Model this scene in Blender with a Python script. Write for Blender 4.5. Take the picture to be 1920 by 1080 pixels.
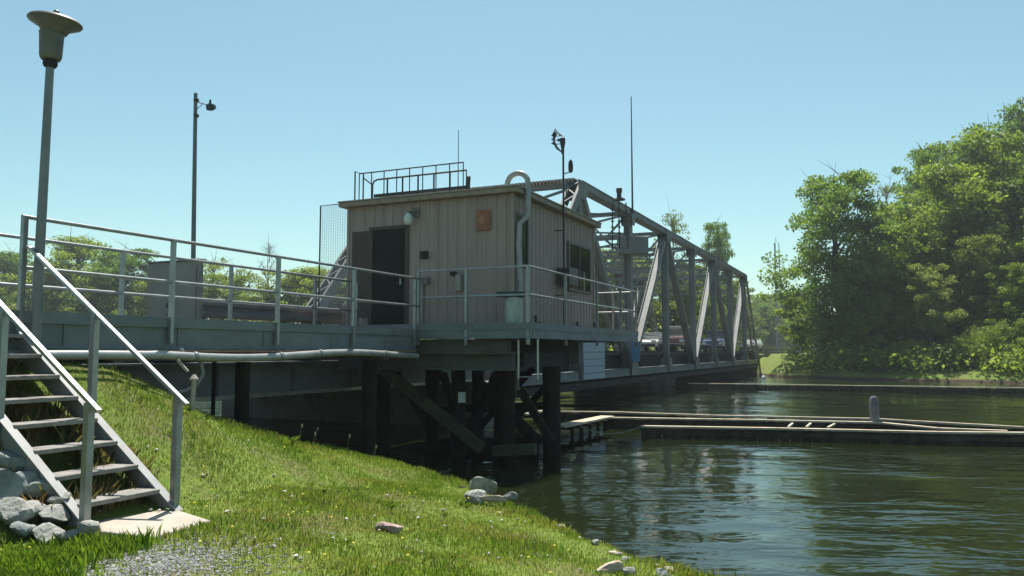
import bpy, math, random
import numpy as np
from mathutils import Vector, Matrix
random.seed(7); RNG = np.random.default_rng(11)
R = math.radians
for o in list(bpy.data.objects): bpy.data.objects.remove(o)
scene = bpy.context.scene
col = scene.collection
# ------------------------------------------------------------------ camera
FPX = 1500.0; PITCH = math.atan(119/1500)
cam_d = bpy.data.cameras.new('camera'); cam = bpy.data.objects.new('camera', cam_d); col.objects.link(cam)
cam_d.sensor_width = 36; cam_d.lens = FPX/1920*36; cam_d.clip_end = 3000; cam_d.clip_start = .1
cam.location = (0, 0, 0); cam.rotation_euler = (R(90)+PITCH, 0, 0)
scene.camera = cam
# ------------------------------------------------------------------ sky, sun, exposure
SUN_EL, SUN_AZ = R(66), R(2)       # azimuth measured from +Y towards +X
w = bpy.data.worlds.new('World'); scene.world = w; w.use_nodes = True
nt = w.node_tree; bg = nt.nodes['Background']
sky = nt.nodes.new('ShaderNodeTexSky'); sky.sky_type = 'NISHITA'; sky.sun_disc = False
sky.sun_elevation = SUN_EL; sky.sun_rotation = SUN_AZ; sky.air_density = 1.0; sky.dust_density = 0.8; sky.ozone_density = 1.0
hs = nt.nodes.new('ShaderNodeMix'); hs.data_type = 'RGBA'; hs.blend_type = 'MULTIPLY'; hs.inputs[0].default_value = 1
hs.inputs[7].default_value = (.87, 1.08, .91, 1)
nt.links.new(sky.outputs[0], hs.inputs[6]); nt.links.new(hs.outputs[2], bg.inputs[0])
bg.inputs[1].default_value = 0.078
sd = bpy.data.lights.new('sun', 'SUN'); sun = bpy.data.objects.new('sun', sd); col.objects.link(sun)
sd.energy = 4.6; sd.angle = R(.5); sd.color = (1, .95, .86)
sdir = Vector((math.sin(SUN_AZ)*math.cos(SUN_EL), math.cos(SUN_AZ)*math.cos(SUN_EL), math.sin(SUN_EL)))
sun.rotation_euler = sdir.to_track_quat('Z', 'Y').to_euler(); sun.location = (0, 20, 60)
scene.view_settings.view_transform = 'Standard'; scene.view_settings.look = 'None'
scene.view_settings.exposure = 0.86; scene.view_settings.gamma = 1
scene.render.engine = 'CYCLES'; scene.cycles.max_bounces = 8; scene.cycles.transparent_max_bounces = 12

# ------------------------------------------------------------------ frame of the bridge: u along the road, v to its left, z up
AZ = math.atan(690/1504.7); SU, CU = math.sin(AZ), math.cos(AZ)
def W(u, v, z=0.0): return Vector((SU*u - CU*v, CU*u + SU*v, z))
def UV(x, y): return SU*x + CU*y, -CU*x + SU*y
def u_on(xp, v): r_ = (xp-960)/1490.0; return (CU*v + r_*SU*v)/(SU - r_*CU)
def on_u(xp, u):   # v on plane u for pixel column
    r_ = (xp-960)/1488.0
    return (SU*u - r_*CU*u)/(CU + r_*SU)
def px(x, y, Y):           # reference pixel at forward distance Y -> world
    cp, sp = math.cos(PITCH), math.sin(PITCH)
    f = FPX*cp - (540-y)*sp; up = (540-y)*cp + FPX*sp
    return Vector(((x-960)/f*Y, Y, up/f*Y))
def pxz(x, y, z):
    p = px(x, y, 1.0); return p*(z/p.z)
WATER = -2.10
HAZE = .0005

# ------------------------------------------------------------------ materials
MATS = {}
def mat(name, c, c2=None, scale=5, rough=.7, metal=0, bump=0, bscale=None, island=0, rust=None, rustamt=.5, spec=.5, stretch=None, detail=6):
    if name in MATS: return MATS[name]
    m = bpy.data.materials.new(name); m.use_nodes = True; MATS[name] = m
    n = m.node_tree; L = n.links; b = n.nodes['Principled BSDF']
    b.inputs['Roughness'].default_value = rough; b.inputs['Metallic'].default_value = metal
    b.inputs['Specular IOR Level'].default_value = spec
    geo = n.nodes.new('ShaderNodeNewGeometry'); tc = geo.outputs['Position']
    if stretch:
        mp = n.nodes.new('ShaderNodeVectorMath'); mp.operation = 'MULTIPLY'; mp.inputs[1].default_value = stretch
        L.new(tc, mp.inputs[0]); tc = mp.outputs[0]
    nz = n.nodes.new('ShaderNodeTexNoise'); nz.inputs['Scale'].default_value = scale; nz.inputs['Detail'].default_value = detail
    nz.inputs['Roughness'].default_value = .65
    L.new(tc, nz.inputs['Vector'])
    c2 = c2 or tuple(x*.75 for x in c)
    cr = n.nodes.new('ShaderNodeValToRGB'); cr.color_ramp.elements[0].position = .35; cr.color_ramp.elements[1].position = .65
    cr.color_ramp.elements[0].color = (*c2, 1); cr.color_ramp.elements[1].color = (*c, 1)
    L.new(nz.outputs['Fac'], cr.inputs[0]); out = cr.outputs[0]
    if island:
        hsv = n.nodes.new('ShaderNodeHueSaturation'); mr = n.nodes.new('ShaderNodeMapRange')
        mr.inputs[3].default_value = 1-island; mr.inputs[4].default_value = 1+island
        L.new(geo.outputs['Random Per Island'], mr.inputs[0]); L.new(mr.outputs[0], hsv.inputs['Value'])
        L.new(out, hsv.inputs['Color']); out = hsv.outputs[0]
    if rust:
        n2 = n.nodes.new('ShaderNodeTexNoise'); n2.inputs['Scale'].default_value = scale*1.7+.3; n2.inputs['Detail'].default_value = 10
        n2.inputs['Roughness'].default_value = .75
        L.new(tc, n2.inputs['Vector'])
        r2 = n.nodes.new('ShaderNodeValToRGB'); p = .72-.25*rustamt
        r2.color_ramp.elements[0].position = p; r2.color_ramp.elements[1].position = p+.1
        L.new(n2.outputs['Fac'], r2.inputs[0])
        mx = n.nodes.new('ShaderNodeMix'); mx.data_type = 'RGBA'; mx.inputs[7].default_value = (*rust, 1)
        L.new(r2.outputs[0], mx.inputs[0]); L.new(out, mx.inputs[6]); out = mx.outputs[2]
    L.new(out, b.inputs['Base Color'])
    if bump:
        n3 = n.nodes.new('ShaderNodeTexNoise'); n3.inputs['Scale'].default_value = bscale or scale*4; n3.inputs['Detail'].default_value = 8
        L.new(tc, n3.inputs['Vector'])
        bp = n.nodes.new('ShaderNodeBump'); bp.inputs['Strength'].default_value = bump; bp.inputs['Distance'].default_value = .03
        L.new(n3.outputs['Fac'], bp.inputs['Height']); L.new(bp.outputs[0], b.inputs['Normal'])
    return m
def leafmat(name, c, c2, c3, scale=.35, trans=.5):
    m = bpy.data.materials.new(name); m.use_nodes = True; MATS[name] = m
    n = m.node_tree; L = n.links; n.nodes.remove(n.nodes['Principled BSDF']); out = n.nodes['Material Output']
    geo = n.nodes.new('ShaderNodeNewGeometry'); oi = n.nodes.new('ShaderNodeObjectInfo')
    nz = n.nodes.new('ShaderNodeTexNoise'); nz.inputs['Scale'].default_value = scale; nz.inputs['Detail'].default_value = 4
    L.new(geo.outputs['Position'], nz.inputs['Vector'])
    cr = n.nodes.new('ShaderNodeValToRGB'); e = cr.color_ramp.elements
    e[0].position = .3; e[0].color = (*c, 1); e[1].position = .7; e[1].color = (*c3, 1); k = e.new(.5); k.color = (*c2, 1)
    a = n.nodes.new('ShaderNodeMath'); a.operation = 'MULTIPLY_ADD'; a.inputs[1].default_value = .5; 
    s = n.nodes.new('ShaderNodeMath'); s.operation = 'MULTIPLY_ADD'; s.inputs[1].default_value = .30; s.inputs[2].default_value = -.15
    L.new(oi.outputs['Random'], s.inputs[0])
    a2 = n.nodes.new('ShaderNodeMath'); a2.operation = 'ADD'; L.new(nz.outputs['Fac'], a2.inputs[0]); L.new(s.outputs[0], a2.inputs[1])
    a3 = n.nodes.new('ShaderNodeMath'); a3.operation = 'MULTIPLY_ADD'; a3.inputs[1].default_value = .36; a3.inputs[2].default_value = -.18
    L.new(geo.outputs['Random Per Island'], a3.inputs[0])
    a4 = n.nodes.new('ShaderNodeMath'); a4.operation = 'ADD'; L.new(a2.outputs[0], a4.inputs[0]); L.new(a3.outputs[0], a4.inputs[1])
    L.new(a4.outputs[0], cr.inputs[0])
    d = n.nodes.new('ShaderNodeBsdfPrincipled'); d.inputs['Roughness'].default_value = .55; d.inputs['Specular IOR Level'].default_value = .25
    t = n.nodes.new('ShaderNodeBsdfTranslucent'); mx = n.nodes.new('ShaderNodeMixShader'); mx.inputs[0].default_value = trans
    tint = n.nodes.new('ShaderNodeMix'); tint.data_type = 'RGBA'; tint.blend_type = 'MULTIPLY'; tint.inputs[0].default_value = 1; tint.inputs[7].default_value = (1.35, 1.3, .55, 1)
    L.new(cr.outputs[0], tint.inputs[6])
    L.new(cr.outputs[0], d.inputs['Base Color']); L.new(tint.outputs[2], t.inputs['Color'])
    L.new(d.outputs[0], mx.inputs[1]); L.new(t.outputs[0], mx.inputs[2]); L.new(mx.outputs[0], out.inputs['Surface'])
    return m
M_steel = mat('weathered_grey_paint', (.215, .22, .215), (.15, .155, .15), 1.1, .6, rust=(.16, .10, .07), rustamt=.15, bump=.15, bscale=14)
M_galv = mat('galvanised_steel', (.36, .38, .39), (.26, .28, .29), 6, .38, metal=.75)
M_rail = mat('rail_paint', (.33, .35, .35), (.24, .25, .25), 6, .35, metal=.55, rust=(.2, .12, .08), rustamt=.1)
M_kerb = mat('kerb_blue_grey', (.175, .20, .215), (.12, .14, .15), 1.6, .6, rust=(.10, .08, .07), rustamt=.25, stretch=(1, 1, 2.2), bump=.15, bscale=12)
M_girder = mat('girder_grey', (.11, .12, .12), (.07, .075, .075), .9, .75, rust=(.07, .045, .03), rustamt=.5, bump=.2)
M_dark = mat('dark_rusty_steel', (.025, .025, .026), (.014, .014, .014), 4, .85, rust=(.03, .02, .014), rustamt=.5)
M_black = mat('black_paint', (.022, .028, .03), (.015, .018, .02), 8, .5)
M_wood = mat('weathered_timber', (.62, .52, .40), (.38, .31, .22), 3, .85, bump=.4, bscale=30)
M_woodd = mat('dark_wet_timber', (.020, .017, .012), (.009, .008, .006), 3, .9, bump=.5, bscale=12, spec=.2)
M_tread = mat('tread_timber', (.29, .275, .255), (.16, .15, .135), 7, .85, bump=.4, bscale=40)
M_string = mat('stringer_paint', (.27, .275, .275), (.2, .2, .2), 4, .6, rust=(.3, .14, .09), rustamt=.25)
M_conc = mat('concrete', (.44, .39, .33), (.31, .27, .22), 4, .9, bump=.35, bscale=60, detail=10)
M_concd = mat('old_concrete', (.20, .19, .17), (.12, .11, .1), 1.5, .9, bump=.3)
M_soil = mat('bare_soil', (.09, .065, .04), (.05, .036, .024), 4, .95, bump=.5)
M_rock = mat('pale_rock', (.36, .355, .33), (.16, .17, .15), 9, .9, bump=.8, bscale=22, island=.15)
M_rockp = mat('pink_rock', (.38, .28, .25), (.2, .14, .125), 9, .85, bump=.6, bscale=25)
M_rockb = mat('banded_rock', (.50, .46, .40), (.32, .2, .13), 12, .85, bump=.5, bscale=20, stretch=(.3, .3, 3))
M_roof = mat('roof_fascia', (.30, .245, .18), (.20, .16, .12), 5, .7, rust=(.12, .07, .05), rustamt=.35)
M_door = mat('dark_door', (.014, .015, .014), (.009, .01, .009), 3, .6, spec=.2)
M_brown = mat('brown_panel', (.075, .058, .045), (.05, .038, .03), 4, .7)
M_trimw = mat('trim_grey', (.14, .13, .125), (.1, .095, .09), 5, .6)
M_orange = mat('faded_orange', (.34, .13, .07), (.20, .075, .045), 14, .7)
M_glass = mat('dark_glass', (.012, .016, .018), (.01, .012, .014), 3, .08, spec=.8)
M_white = mat('white_plastic', (.62, .64, .62), (.5, .52, .5), 6, .5)
M_grime = mat('grimy_white', (.42, .48, .45), (.26, .31, .29), 7, .55)
M_box = mat('cabinet_brown_grey', (.24, .225, .205), (.20, .185, .17), 3, .6)
M_lamp = mat('lamp_bronze_grey', (.13, .13, .115), (.09, .09, .08), 6, .5, metal=.2)
M_blue = mat('blue_sign', (.02, .13, .30), (.015, .1, .24), 6, .4)
M_panel = mat('pale_blue_board', (.36, .43, .52), (.28, .34, .42), 9, .5)
M_asph = mat('asphalt', (.06, .06, .06), (.045, .045, .045), 3, .9)
M_bark = mat('bark', (.085, .07, .055), (.045, .037, .03), 6, .9, bump=.6)
M_bare = mat('grey_twigs', (.22, .19, .17), (.14, .12, .11), 5, .9)
M_carw = mat('car_white', (.62, .62, .6), (.58, .58, .56), 1, .25)
M_carm = mat('car_maroon', (.22, .07, .06), (.2, .06, .05), 1, .25)
M_carb = mat('car_blue', (.04, .08, .2), (.035, .07, .18), 1, .25)
M_card = mat('car_dark', (.03, .035, .035), (.025, .03, .03), 1, .25)
M_tyre = mat('tyre', (.02, .02, .02), (.015, .015, .015), 9, .9)
M_red = mat('red_paint', (.45, .05, .03), (.35, .04, .025), 9, .5)
M_yel = mat('yellow_petal', (.7, .6, .05), (.6, .5, .04), 9, .7)
M_rope = mat('rope', (.30, .28, .24), (.2, .19, .16), 9, .9)
M_leaf1 = leafmat('leaves_dark', (.075, .15, .03), (.125, .22, .045), (.20, .30, .07))
M_leaf2 = leafmat('leaves_bright', (.11, .18, .028), (.18, .27, .045), (.27, .35, .075))
M_leaf3 = leafmat('leaves_pale', (.09, .13, .035), (.16, .22, .055), (.23, .28, .09))
M_weed = leafmat('weed_leaves', (.05, .09, .015), (.075, .135, .022), (.11, .17, .035), 3)
M_grassd = leafmat('dry_stems', (.12, .10, .05), (.16, .13, .07), (.14, .14, .05), 3, .3)

# ------------------------------------------------------------------ mesh helper
class MB:
    def __init__(s): s.v = []; s.f = []
    def add(s, vs, fs):
        n = len(s.v); s.v += [tuple(x) for x in vs]; s.f += [tuple(i+n for i in f) for f in fs]; return s
    def hexa(s, c):      # 8 corners: bottom 4 ccw, top 4
        return s.add(c, [(3,2,1,0), (4,5,6,7), (0,1,5,4), (1,2,6,5), (2,3,7,6), (3,0,4,7)])
    def uv(s, u0, u1, v0, v1, z0, z1):
        return s.hexa([W(u0,v0,z0), W(u0,v1,z0), W(u1,v1,z0), W(u1,v0,z0), W(u0,v0,z1), W(u0,v1,z1), W(u1,v1,z1), W(u1,v0,z1)])
    def box(s, x0, x1, y0, y1, z0, z1):
        return s.hexa([(x0,y0,z0),(x1,y0,z0),(x1,y1,z0),(x0,y1,z0),(x0,y0,z1),(x1,y0,z1),(x1,y1,z1),(x0,y1,z1)])
    def bar(s, p, q, w, h, side=None):    # rectangular bar; w measured along side, h along the third axis
        p, q = Vector(p), Vector(q); d = (q-p).normalized()
        sd = Vector(side) if side is not None else d.cross(Vector((0,0,1)))
        if sd.length < 1e-4: sd = Vector((1,0,0))
        sd = (sd - d*sd.dot(d)).normalized(); up = sd.cross(d).normalized()
        a = sd*w/2; b = up*h/2
        return s.hexa([p-a-b, p+a-b, q+a-b, q-a-b, p-a+b, p+a+b, q+a+b, q-a+b])
    def tube(s, pts, r, n=8, cap=True):
        pts = [Vector(p) for p in pts]; rs = r if isinstance(r, (list, tuple)) else [r]*len(pts)
        base = len(s.v); ref = None
        for i, p in enumerate(pts):
            d = (pts[min(i+1, len(pts)-1)] - pts[max(i-1, 0)]).normalized()
            if ref is None: ref = d.cross(Vector((0,0,1))) if abs(d.z) < .95 else d.cross(Vector((1,0,0)))
            ref = (ref - d*ref.dot(d)).normalized(); b = d.cross(ref)
            for k in range(n):
                t = 2*math.pi*k/n; s.v.append(tuple(p + (ref*math.cos(t) + b*math.sin(t))*rs[i]))
        for i in range(len(pts)-1):
            for k in range(n):
                a = base+i*n+k; c = base+i*n+(k+1)%n; s.f.append((a, c, c+n, a+n))
        if cap:
            s.f.append(tuple(base+k for k in range(n))[::-1]); s.f.append(tuple(base+(len(pts)-1)*n+k for k in range(n)))
        return s
    def lathe(s, c, prof, n=20, tilt=None):
        base = len(s.v); c = Vector(c); T = tilt or Matrix.Identity(3)
        for r, z in prof:
            for k in range(n):
                t = 2*math.pi*k/n; s.v.append(tuple(c + T @ Vector((r*math.cos(t), r*math.sin(t), z))))
        for i in range(len(prof)-1):
            for k in range(n):
                a = base+i*n+k; b = base+i*n+(k+1)%n; s.f.append((a, b, b+n, a+n))
        s.f.append(tuple(base+k for k in range(n))[::-1]); s.f.append(tuple(base+(len(prof)-1)*n+k for k in range(n)))
        return s
    def prism(s, poly, ext):   # poly list of 3D points, extruded by vector ext
        n = len(poly); e = Vector(ext); vs = [Vector(p) for p in poly] + [Vector(p)+e for p in poly]
        return s.add(vs, [tuple(range(n))[::-1], tuple(range(n, 2*n))] + [(i, (i+1)%n, (i+1)%n+n, i+n) for i in range(n)])
    def build(s, name, m, parent=None, smooth=False, loc=None, bevel=0):
        base = wloc(parent) if parent else Vector(loc if loc is not None else (0,0,0))
        me = bpy.data.meshes.new(name); me.from_pydata([tuple(Vector(v)-base) for v in s.v], [], s.f); me.update()
        me.materials.append(m)
        if smooth:
            for p in me.polygons: p.use_smooth = True
            me.set_sharp_from_angle(angle=R(40))
        o = bpy.data.objects.new(name, me); col.objects.link(o)
        if parent: o.parent = parent
        else: o.location = base
        import bmesh
        bm = bmesh.new(); bm.from_mesh(me); bmesh.ops.recalc_face_normals(bm, faces=bm.faces); bm.to_mesh(me); bm.free()
        if bevel:
            b = o.modifiers.new('bevel', 'BEVEL'); b.width = bevel; b.segments = 2; b.limit_method = 'ANGLE'
        return o
def wloc(o):
    l = Vector((0,0,0))
    while o: l += Vector(o.location); o = o.parent
    return l
def tag(o, label=None, cat=None, group=None, kind=None):
    if label: o['label'] = label
    if cat: o['category'] = cat
    if group: o['group'] = group
    if kind: o['kind'] = kind
    return o
def thing(name, label, cat, loc, group=None):
    o = bpy.data.objects.new(name, None); col.objects.link(o); o.location = loc; o.empty_display_size = .2
    return tag(o, label, cat, group)
def copy_tree(o, loc=None, rotz=None, scale=None, label=None, parent=None):
    c = o.copy(); col.objects.link(c); c.parent = parent
    if loc is not None: c.location = loc
    if rotz is not None: c.rotation_euler.z = rotz
    if scale is not None: c.scale = scale
    if label: c['label'] = label
    for ch in [k for k in bpy.data.objects if k.parent == o]: copy_tree(ch, parent=c)
    return c
def npmesh(name, verts, nper, m, loc=(0,0,0), parent=None):   # verts (N*nper,3): N separate faces of nper corners
    me = bpy.data.meshes.new(name); N = len(verts)//nper
    me.vertices.add(len(verts)); me.vertices.foreach_set('co', (np.asarray(verts)-np.asarray(loc)).astype(np.float32).ravel())
    me.loops.add(len(verts)); me.loops.foreach_set('vertex_index', np.arange(len(verts), dtype=np.int32))
    me.polygons.add(N); me.polygons.foreach_set('loop_start', np.arange(0, len(verts), nper, dtype=np.int32))
    me.update(calc_edges=True); me.materials.append(m)
    o = bpy.data.objects.new(name, me); col.objects.link(o)
    if parent: o.parent = parent
    else: o.location = loc
    return o

# ================================================================== TERRAIN
def sstep(t): t = np.clip(t, 0, 1); return t*t*(3-2*t)
VS = [-400, -40, -8, -1, 1.64, 2.3, 3.6, 5.4, 7.9, 12, 25, 60, 600]
US = [-60, -2, 4.05, 6.15, 7.2, 7.7, 8.78, 10.45, 11.9, 12.6, 13.5, 15, 18]
ZU = [-50, 4, 5.2, 6.3, 7.0, 7.8, 8.85, 10.1, 11.45, 12.2, 13.2]
ZZ = [-.12, -.10, -.10, -.16, -.42, -.80, -1.10, -1.47, -1.84, -2.2, -2.9]
FV = [-600, -60, -10, 3, 8, 10, 19, 25, 80, 600]
FU = [30, 52, 62, 66, 71, 76, 76, 74, 74, 90]
def hnoise(x, y):
    return (np.sin(x*1.7+y*.9)*.5+np.sin(x*.63-y*1.31+2)*.6+np.sin(x*3.9+y*4.4+1)*.22+np.sin(-x*5.3+y*3.1)*.18)
def height(x, y):
    x = np.asarray(x, float); y = np.asarray(y, float)
    u = SU*x + CU*y; v = -CU*x + SU*y
    us = np.interp(v, VS, US); d = us-u + .10*np.sin(x*4.1+y*2)+.06*np.sin(y*7-x*3)
    lawn = -2.1 + .26*sstep((d+.05)/.55) + .42*sstep((d-.3)/4.5) - .06*sstep((d-5)/4)
    lawn = np.where(d < 0, -2.1 + d*.75, lawn)
    emb = np.interp(u, ZU, ZZ)
    t = np.clip((v-5.85)/2.05, 0, 1)**1.25
    fall = np.clip((v-8.0)/60, 0, 1)
    z = lawn*(1-t) + np.maximum(emb - 2.0*fall, -3.2)*t
    z = np.where((v > 5.85), np.where(emb > lawn, z, lawn), lawn)
    # far bank
    uf = np.interp(v, FV, FU); df = u-uf
    far = -2.1 + df*.35
    far = np.minimum(far, -1.3 + .03*np.clip(df, 0, 20))
    road = sstep(1-np.clip((abs(v-14.8)-5.5)/5, 0, 1))
    far = np.where(df > 0, far + road*np.clip(-.25-far, 0, 3)*sstep(df/3), far)
    z = np.where(df > -6, np.maximum(z, far), z)
    z = np.maximum(z, -3.6)
    near = (np.abs(x) < 15) & (y < 20)
    z = z + hnoise(x, y)*np.where(z > -2.0, .022, .004)
    return z
def axis(lo, a, b, hi, step):
    core = list(np.arange(a, b, step)); left = []; s = step; p = a
    while p > lo: s *= 1.16; p -= s; left.append(p)
    right = []; s = step; p = core[-1]
    while p < hi: s = min(s*1.16, 40) if p > 150 else min(s*1.12, 2.5); p += s; right.append(p)
    return np.array(left[::-1]+core+right)
xs = axis(-900, -8, 4, 900, .13); ys = axis(-60, 3, 15, 1600, .13)
X, Y = np.meshgrid(xs, ys); Z = height(X, Y)
nx, ny = len(xs), len(ys)
me = bpy.data.meshes.new('ground'); co = np.stack([X, Y, Z], -1).reshape(-1, 3)
idx = np.arange(nx*ny).reshape(ny, nx)
fc = np.stack([idx[:-1,:-1], idx[:-1,1:], idx[1:,1:], idx[1:,:-1]], -1).reshape(-1, 4)
me.from_pydata(co.tolist(), [], fc.tolist()); me.update()
for p in me.polygons: p.use_smooth = True
ground = bpy.data.objects.new('ground', me); col.objects.link(ground); tag(ground, kind='structure')
def ground_mat():
    m = bpy.data.materials.new('ground_grass_soil'); m.use_nodes = True; n = m.node_tree; L = n.links; b = n.nodes['Principled BSDF']
    b.inputs['Roughness'].default_value = .95; b.inputs['Specular IOR Level'].default_value = .1
    geo = n.nodes.new('ShaderNodeNewGeometry')
    def noise(sc, det=8):
        z = n.nodes.new('ShaderNodeTexNoise'); z.inputs['Scale'].default_value = sc; z.inputs['Detail'].default_value = det; z.inputs['Roughness'].default_value = .7
        L.new(geo.outputs['Position'], z.inputs['Vector']); return z.outputs['Fac']
    def ramp(src, p0, c0, p1, c1):
        r = n.nodes.new('ShaderNodeValToRGB'); e = r.color_ramp.elements; e[0].position = p0; e[0].color = (*c0, 1); e[1].position = p1; e[1].color = (*c1, 1)
        L.new(src, r.inputs[0]); return r.outputs[0]
    def mix(f, a, c):
        x = n.nodes.new('ShaderNodeMix'); x.data_type = 'RGBA'; L.new(f, x.inputs[0]); L.new(a, x.inputs[6]); L.new(c, x.inputs[7]); return x.outputs[2]
    g = ramp(noise(9), .35, (.09, .14, .025), .65, (.17, .22, .05))
    dry = ramp(noise(25), .35, (.11, .09, .045), .65, (.17, .145, .075))
    f1 = ramp(noise(.9), .48, (0,0,0), .66, (1,1,1)); c = mix(f1, g, dry)
    soil = ramp(noise(6), .3, (.022, .017, .012), .7, (.07, .052, .035))
    # bare soil: steep or at the water line
    sep = n.nodes.new('ShaderNodeSeparateXYZ'); L.new(geo.outputs['Position'], sep.inputs[0])
    mr = n.nodes.new('ShaderNodeMapRange'); mr.inputs[1].default_value = -2.0; mr.inputs[2].default_value = -1.86; mr.inputs[3].default_value = 1; mr.inputs[4].default_value = 0
    L.new(sep.outputs[2], mr.inputs[0]); c = mix(mr.outputs[0], c, soil)
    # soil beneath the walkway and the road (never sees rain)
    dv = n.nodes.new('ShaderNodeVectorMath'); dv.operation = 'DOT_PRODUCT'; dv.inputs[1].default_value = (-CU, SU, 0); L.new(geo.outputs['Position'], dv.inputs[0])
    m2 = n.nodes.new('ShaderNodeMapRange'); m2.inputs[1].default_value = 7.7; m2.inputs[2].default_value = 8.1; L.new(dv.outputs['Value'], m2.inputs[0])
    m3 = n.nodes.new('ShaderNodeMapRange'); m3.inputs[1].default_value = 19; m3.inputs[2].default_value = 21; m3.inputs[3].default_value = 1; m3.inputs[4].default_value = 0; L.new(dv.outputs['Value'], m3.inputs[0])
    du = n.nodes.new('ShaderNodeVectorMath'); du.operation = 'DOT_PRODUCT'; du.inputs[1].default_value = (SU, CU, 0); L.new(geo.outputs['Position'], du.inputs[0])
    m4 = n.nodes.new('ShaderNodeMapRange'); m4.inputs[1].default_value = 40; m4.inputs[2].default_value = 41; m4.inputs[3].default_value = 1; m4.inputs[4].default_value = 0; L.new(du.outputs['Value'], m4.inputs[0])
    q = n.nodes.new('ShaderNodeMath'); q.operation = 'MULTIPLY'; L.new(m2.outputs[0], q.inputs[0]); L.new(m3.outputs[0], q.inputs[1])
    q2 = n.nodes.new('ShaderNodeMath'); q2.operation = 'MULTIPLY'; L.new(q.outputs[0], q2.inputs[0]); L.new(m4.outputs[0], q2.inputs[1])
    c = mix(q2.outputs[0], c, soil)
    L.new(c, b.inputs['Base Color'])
    bp = n.nodes.new('ShaderNodeBump'); bp.inputs['Strength'].default_value = .6; bp.inputs['Distance'].default_value = .03
    L.new(noise(40), bp.inputs['Height']); L.new(bp.outputs[0], b.inputs['Normal'])
    return m
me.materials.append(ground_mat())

# ================================================================== WATER
def water_mat():
    m = bpy.data.materials.new('river_water'); m.use_nodes = True; n = m.node_tree; L = n.links; b = n.nodes['Principled BSDF']
    b.inputs['Base Color'].default_value = (.010, .015, .005, 1); b.inputs['Roughness'].default_value = .04; b.inputs['IOR'].default_value = 1.33
    geo = n.nodes.new('ShaderNodeNewGeometry')
    def noise(sc, vec, det=3, dist=0):
        mp = n.nodes.new('ShaderNodeMapping'); mp.inputs['Scale'].default_value = vec; mp.inputs['Rotation'].default_value = (0, 0, R(6))
        L.new(geo.outputs['Position'], mp.inputs['Vector'])
        z = n.nodes.new('ShaderNodeTexNoise'); z.inputs['Scale'].default_value = sc; z.inputs['Detail'].default_value = det; z.inputs['Distortion'].default_value = dist
        L.new(mp.outputs[0], z.inputs['Vector']); return z.outputs['Fac']
    a = noise(1.15, (.65, 1.6, 1), 3, .6); c = noise(4.2, (.7, 1.3, 1), 2, .3); e = noise(.28, (1, 1, 1), 2)
    r = n.nodes.new('ShaderNodeMapRange'); r.inputs[1].default_value = .38; r.inputs[2].default_value = .62; r.inputs[3].default_value = .12; r.inputs[4].default_value = 1.45
    L.new(e, r.inputs[0])
    mu = n.nodes.new('ShaderNodeMath'); mu.operation = 'MULTIPLY_ADD'; mu.inputs[1].default_value = .22; L.new(c, mu.inputs[0]); L.new(a, mu.inputs[2])
    m2 = n.nodes.new('ShaderNodeMath'); m2.operation = 'MULTIPLY'; L.new(mu.outputs[0], m2.inputs[0]); L.new(r.outputs[0], m2.inputs[1])
    bp = n.nodes.new('ShaderNodeBump'); bp.inputs['Strength'].default_value = 1; bp.inputs['Distance'].default_value = .045
    L.new(m2.outputs[0], bp.inputs['Height']); L.new(bp.outputs[0], b.inputs['Normal'])
    return m
wm = MB(); wm.add([(-900,-60,WATER),(900,-60,WATER),(900,1600,WATER),(-900,1600,WATER)], [(0,1,2,3)])
tag(wm.build('water', water_mat()), kind='structure')

# ================================================================== GRASS
def blades(name, n, xr, yr, hmin, hmax, wd, m, cond, seed, lean=.5, kind='stuff', label=None):
    g = np.random.default_rng(seed)
    x = g.uniform(*xr, n); y = g.uniform(*yr, n); k = cond(x, y, g); x = x[k]; y = y[k]; n = len(x)
    z = height(x, y); a = g.uniform(0, 2*np.pi, n)
    patch = .75+.45*(np.sin(x*2.3+y*1.1)*np.sin(y*1.9-x)+.3*np.sin(7*x+5*y))
    h = g.uniform(hmin, hmax, n)*np.clip(patch, .45, 1.6); wv = wd*g.uniform(.7, 1.3, n)
    lx = np.cos(a+1.57+g.normal(0, .5, n))*h*lean*g.uniform(.2, 1, n); ly = np.sin(a+1.57)*h*lean*g.uniform(.2, 1, n)
    cx, cy = np.cos(a)*wv/2, np.sin(a)*wv/2
    P = np.zeros((n, 5, 3))
    P[:,0] = np.stack([x-cx, y-cy, z-.01], -1); P[:,1] = np.stack([x+cx, y+cy, z-.01], -1)
    P[:,2] = np.stack([x+cx*.8+lx*.35, y+cy*.8+ly*.35, z+h*.6], -1); P[:,3] = np.stack([x+lx, y+ly, z+h], -1)
    P[:,4] = np.stack([x-cx*.8+lx*.35, y-cy*.8+ly*.35, z+h*.6], -1)
    o = npmesh(name, P.reshape(-1, 3), 5, m); tag(o, label, 'grass', kind=kind); return o
M_blade = leafmat('grass_blades', (.11, .21, .03), (.165, .265, .05), (.26, .295, .09), 1.3, .45)
pad_pts = [(-3.55, 6.95), (-3.05, 7.33), (-2.50, 6.80), (-2.72, 6.20), (-3.22, 6.40)]
def inpoly(x, y, poly):
    r = np.zeros(len(x), bool); j = len(poly)-1
    for i in range(len(poly)):
        xi, yi = poly[i]; xj, yj = poly[j]
        r ^= ((yi > y) != (yj > y)) & (x < (xj-xi)*(y-yi)/(yj-yi+1e-12)+xi); j = i
    return r
GX, GY = -2.38, 5.55
def gravelness(x, y): return np.exp(-(((x-GX)/.62)**2+((y-GY)/.62)**2)**1.5)
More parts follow.
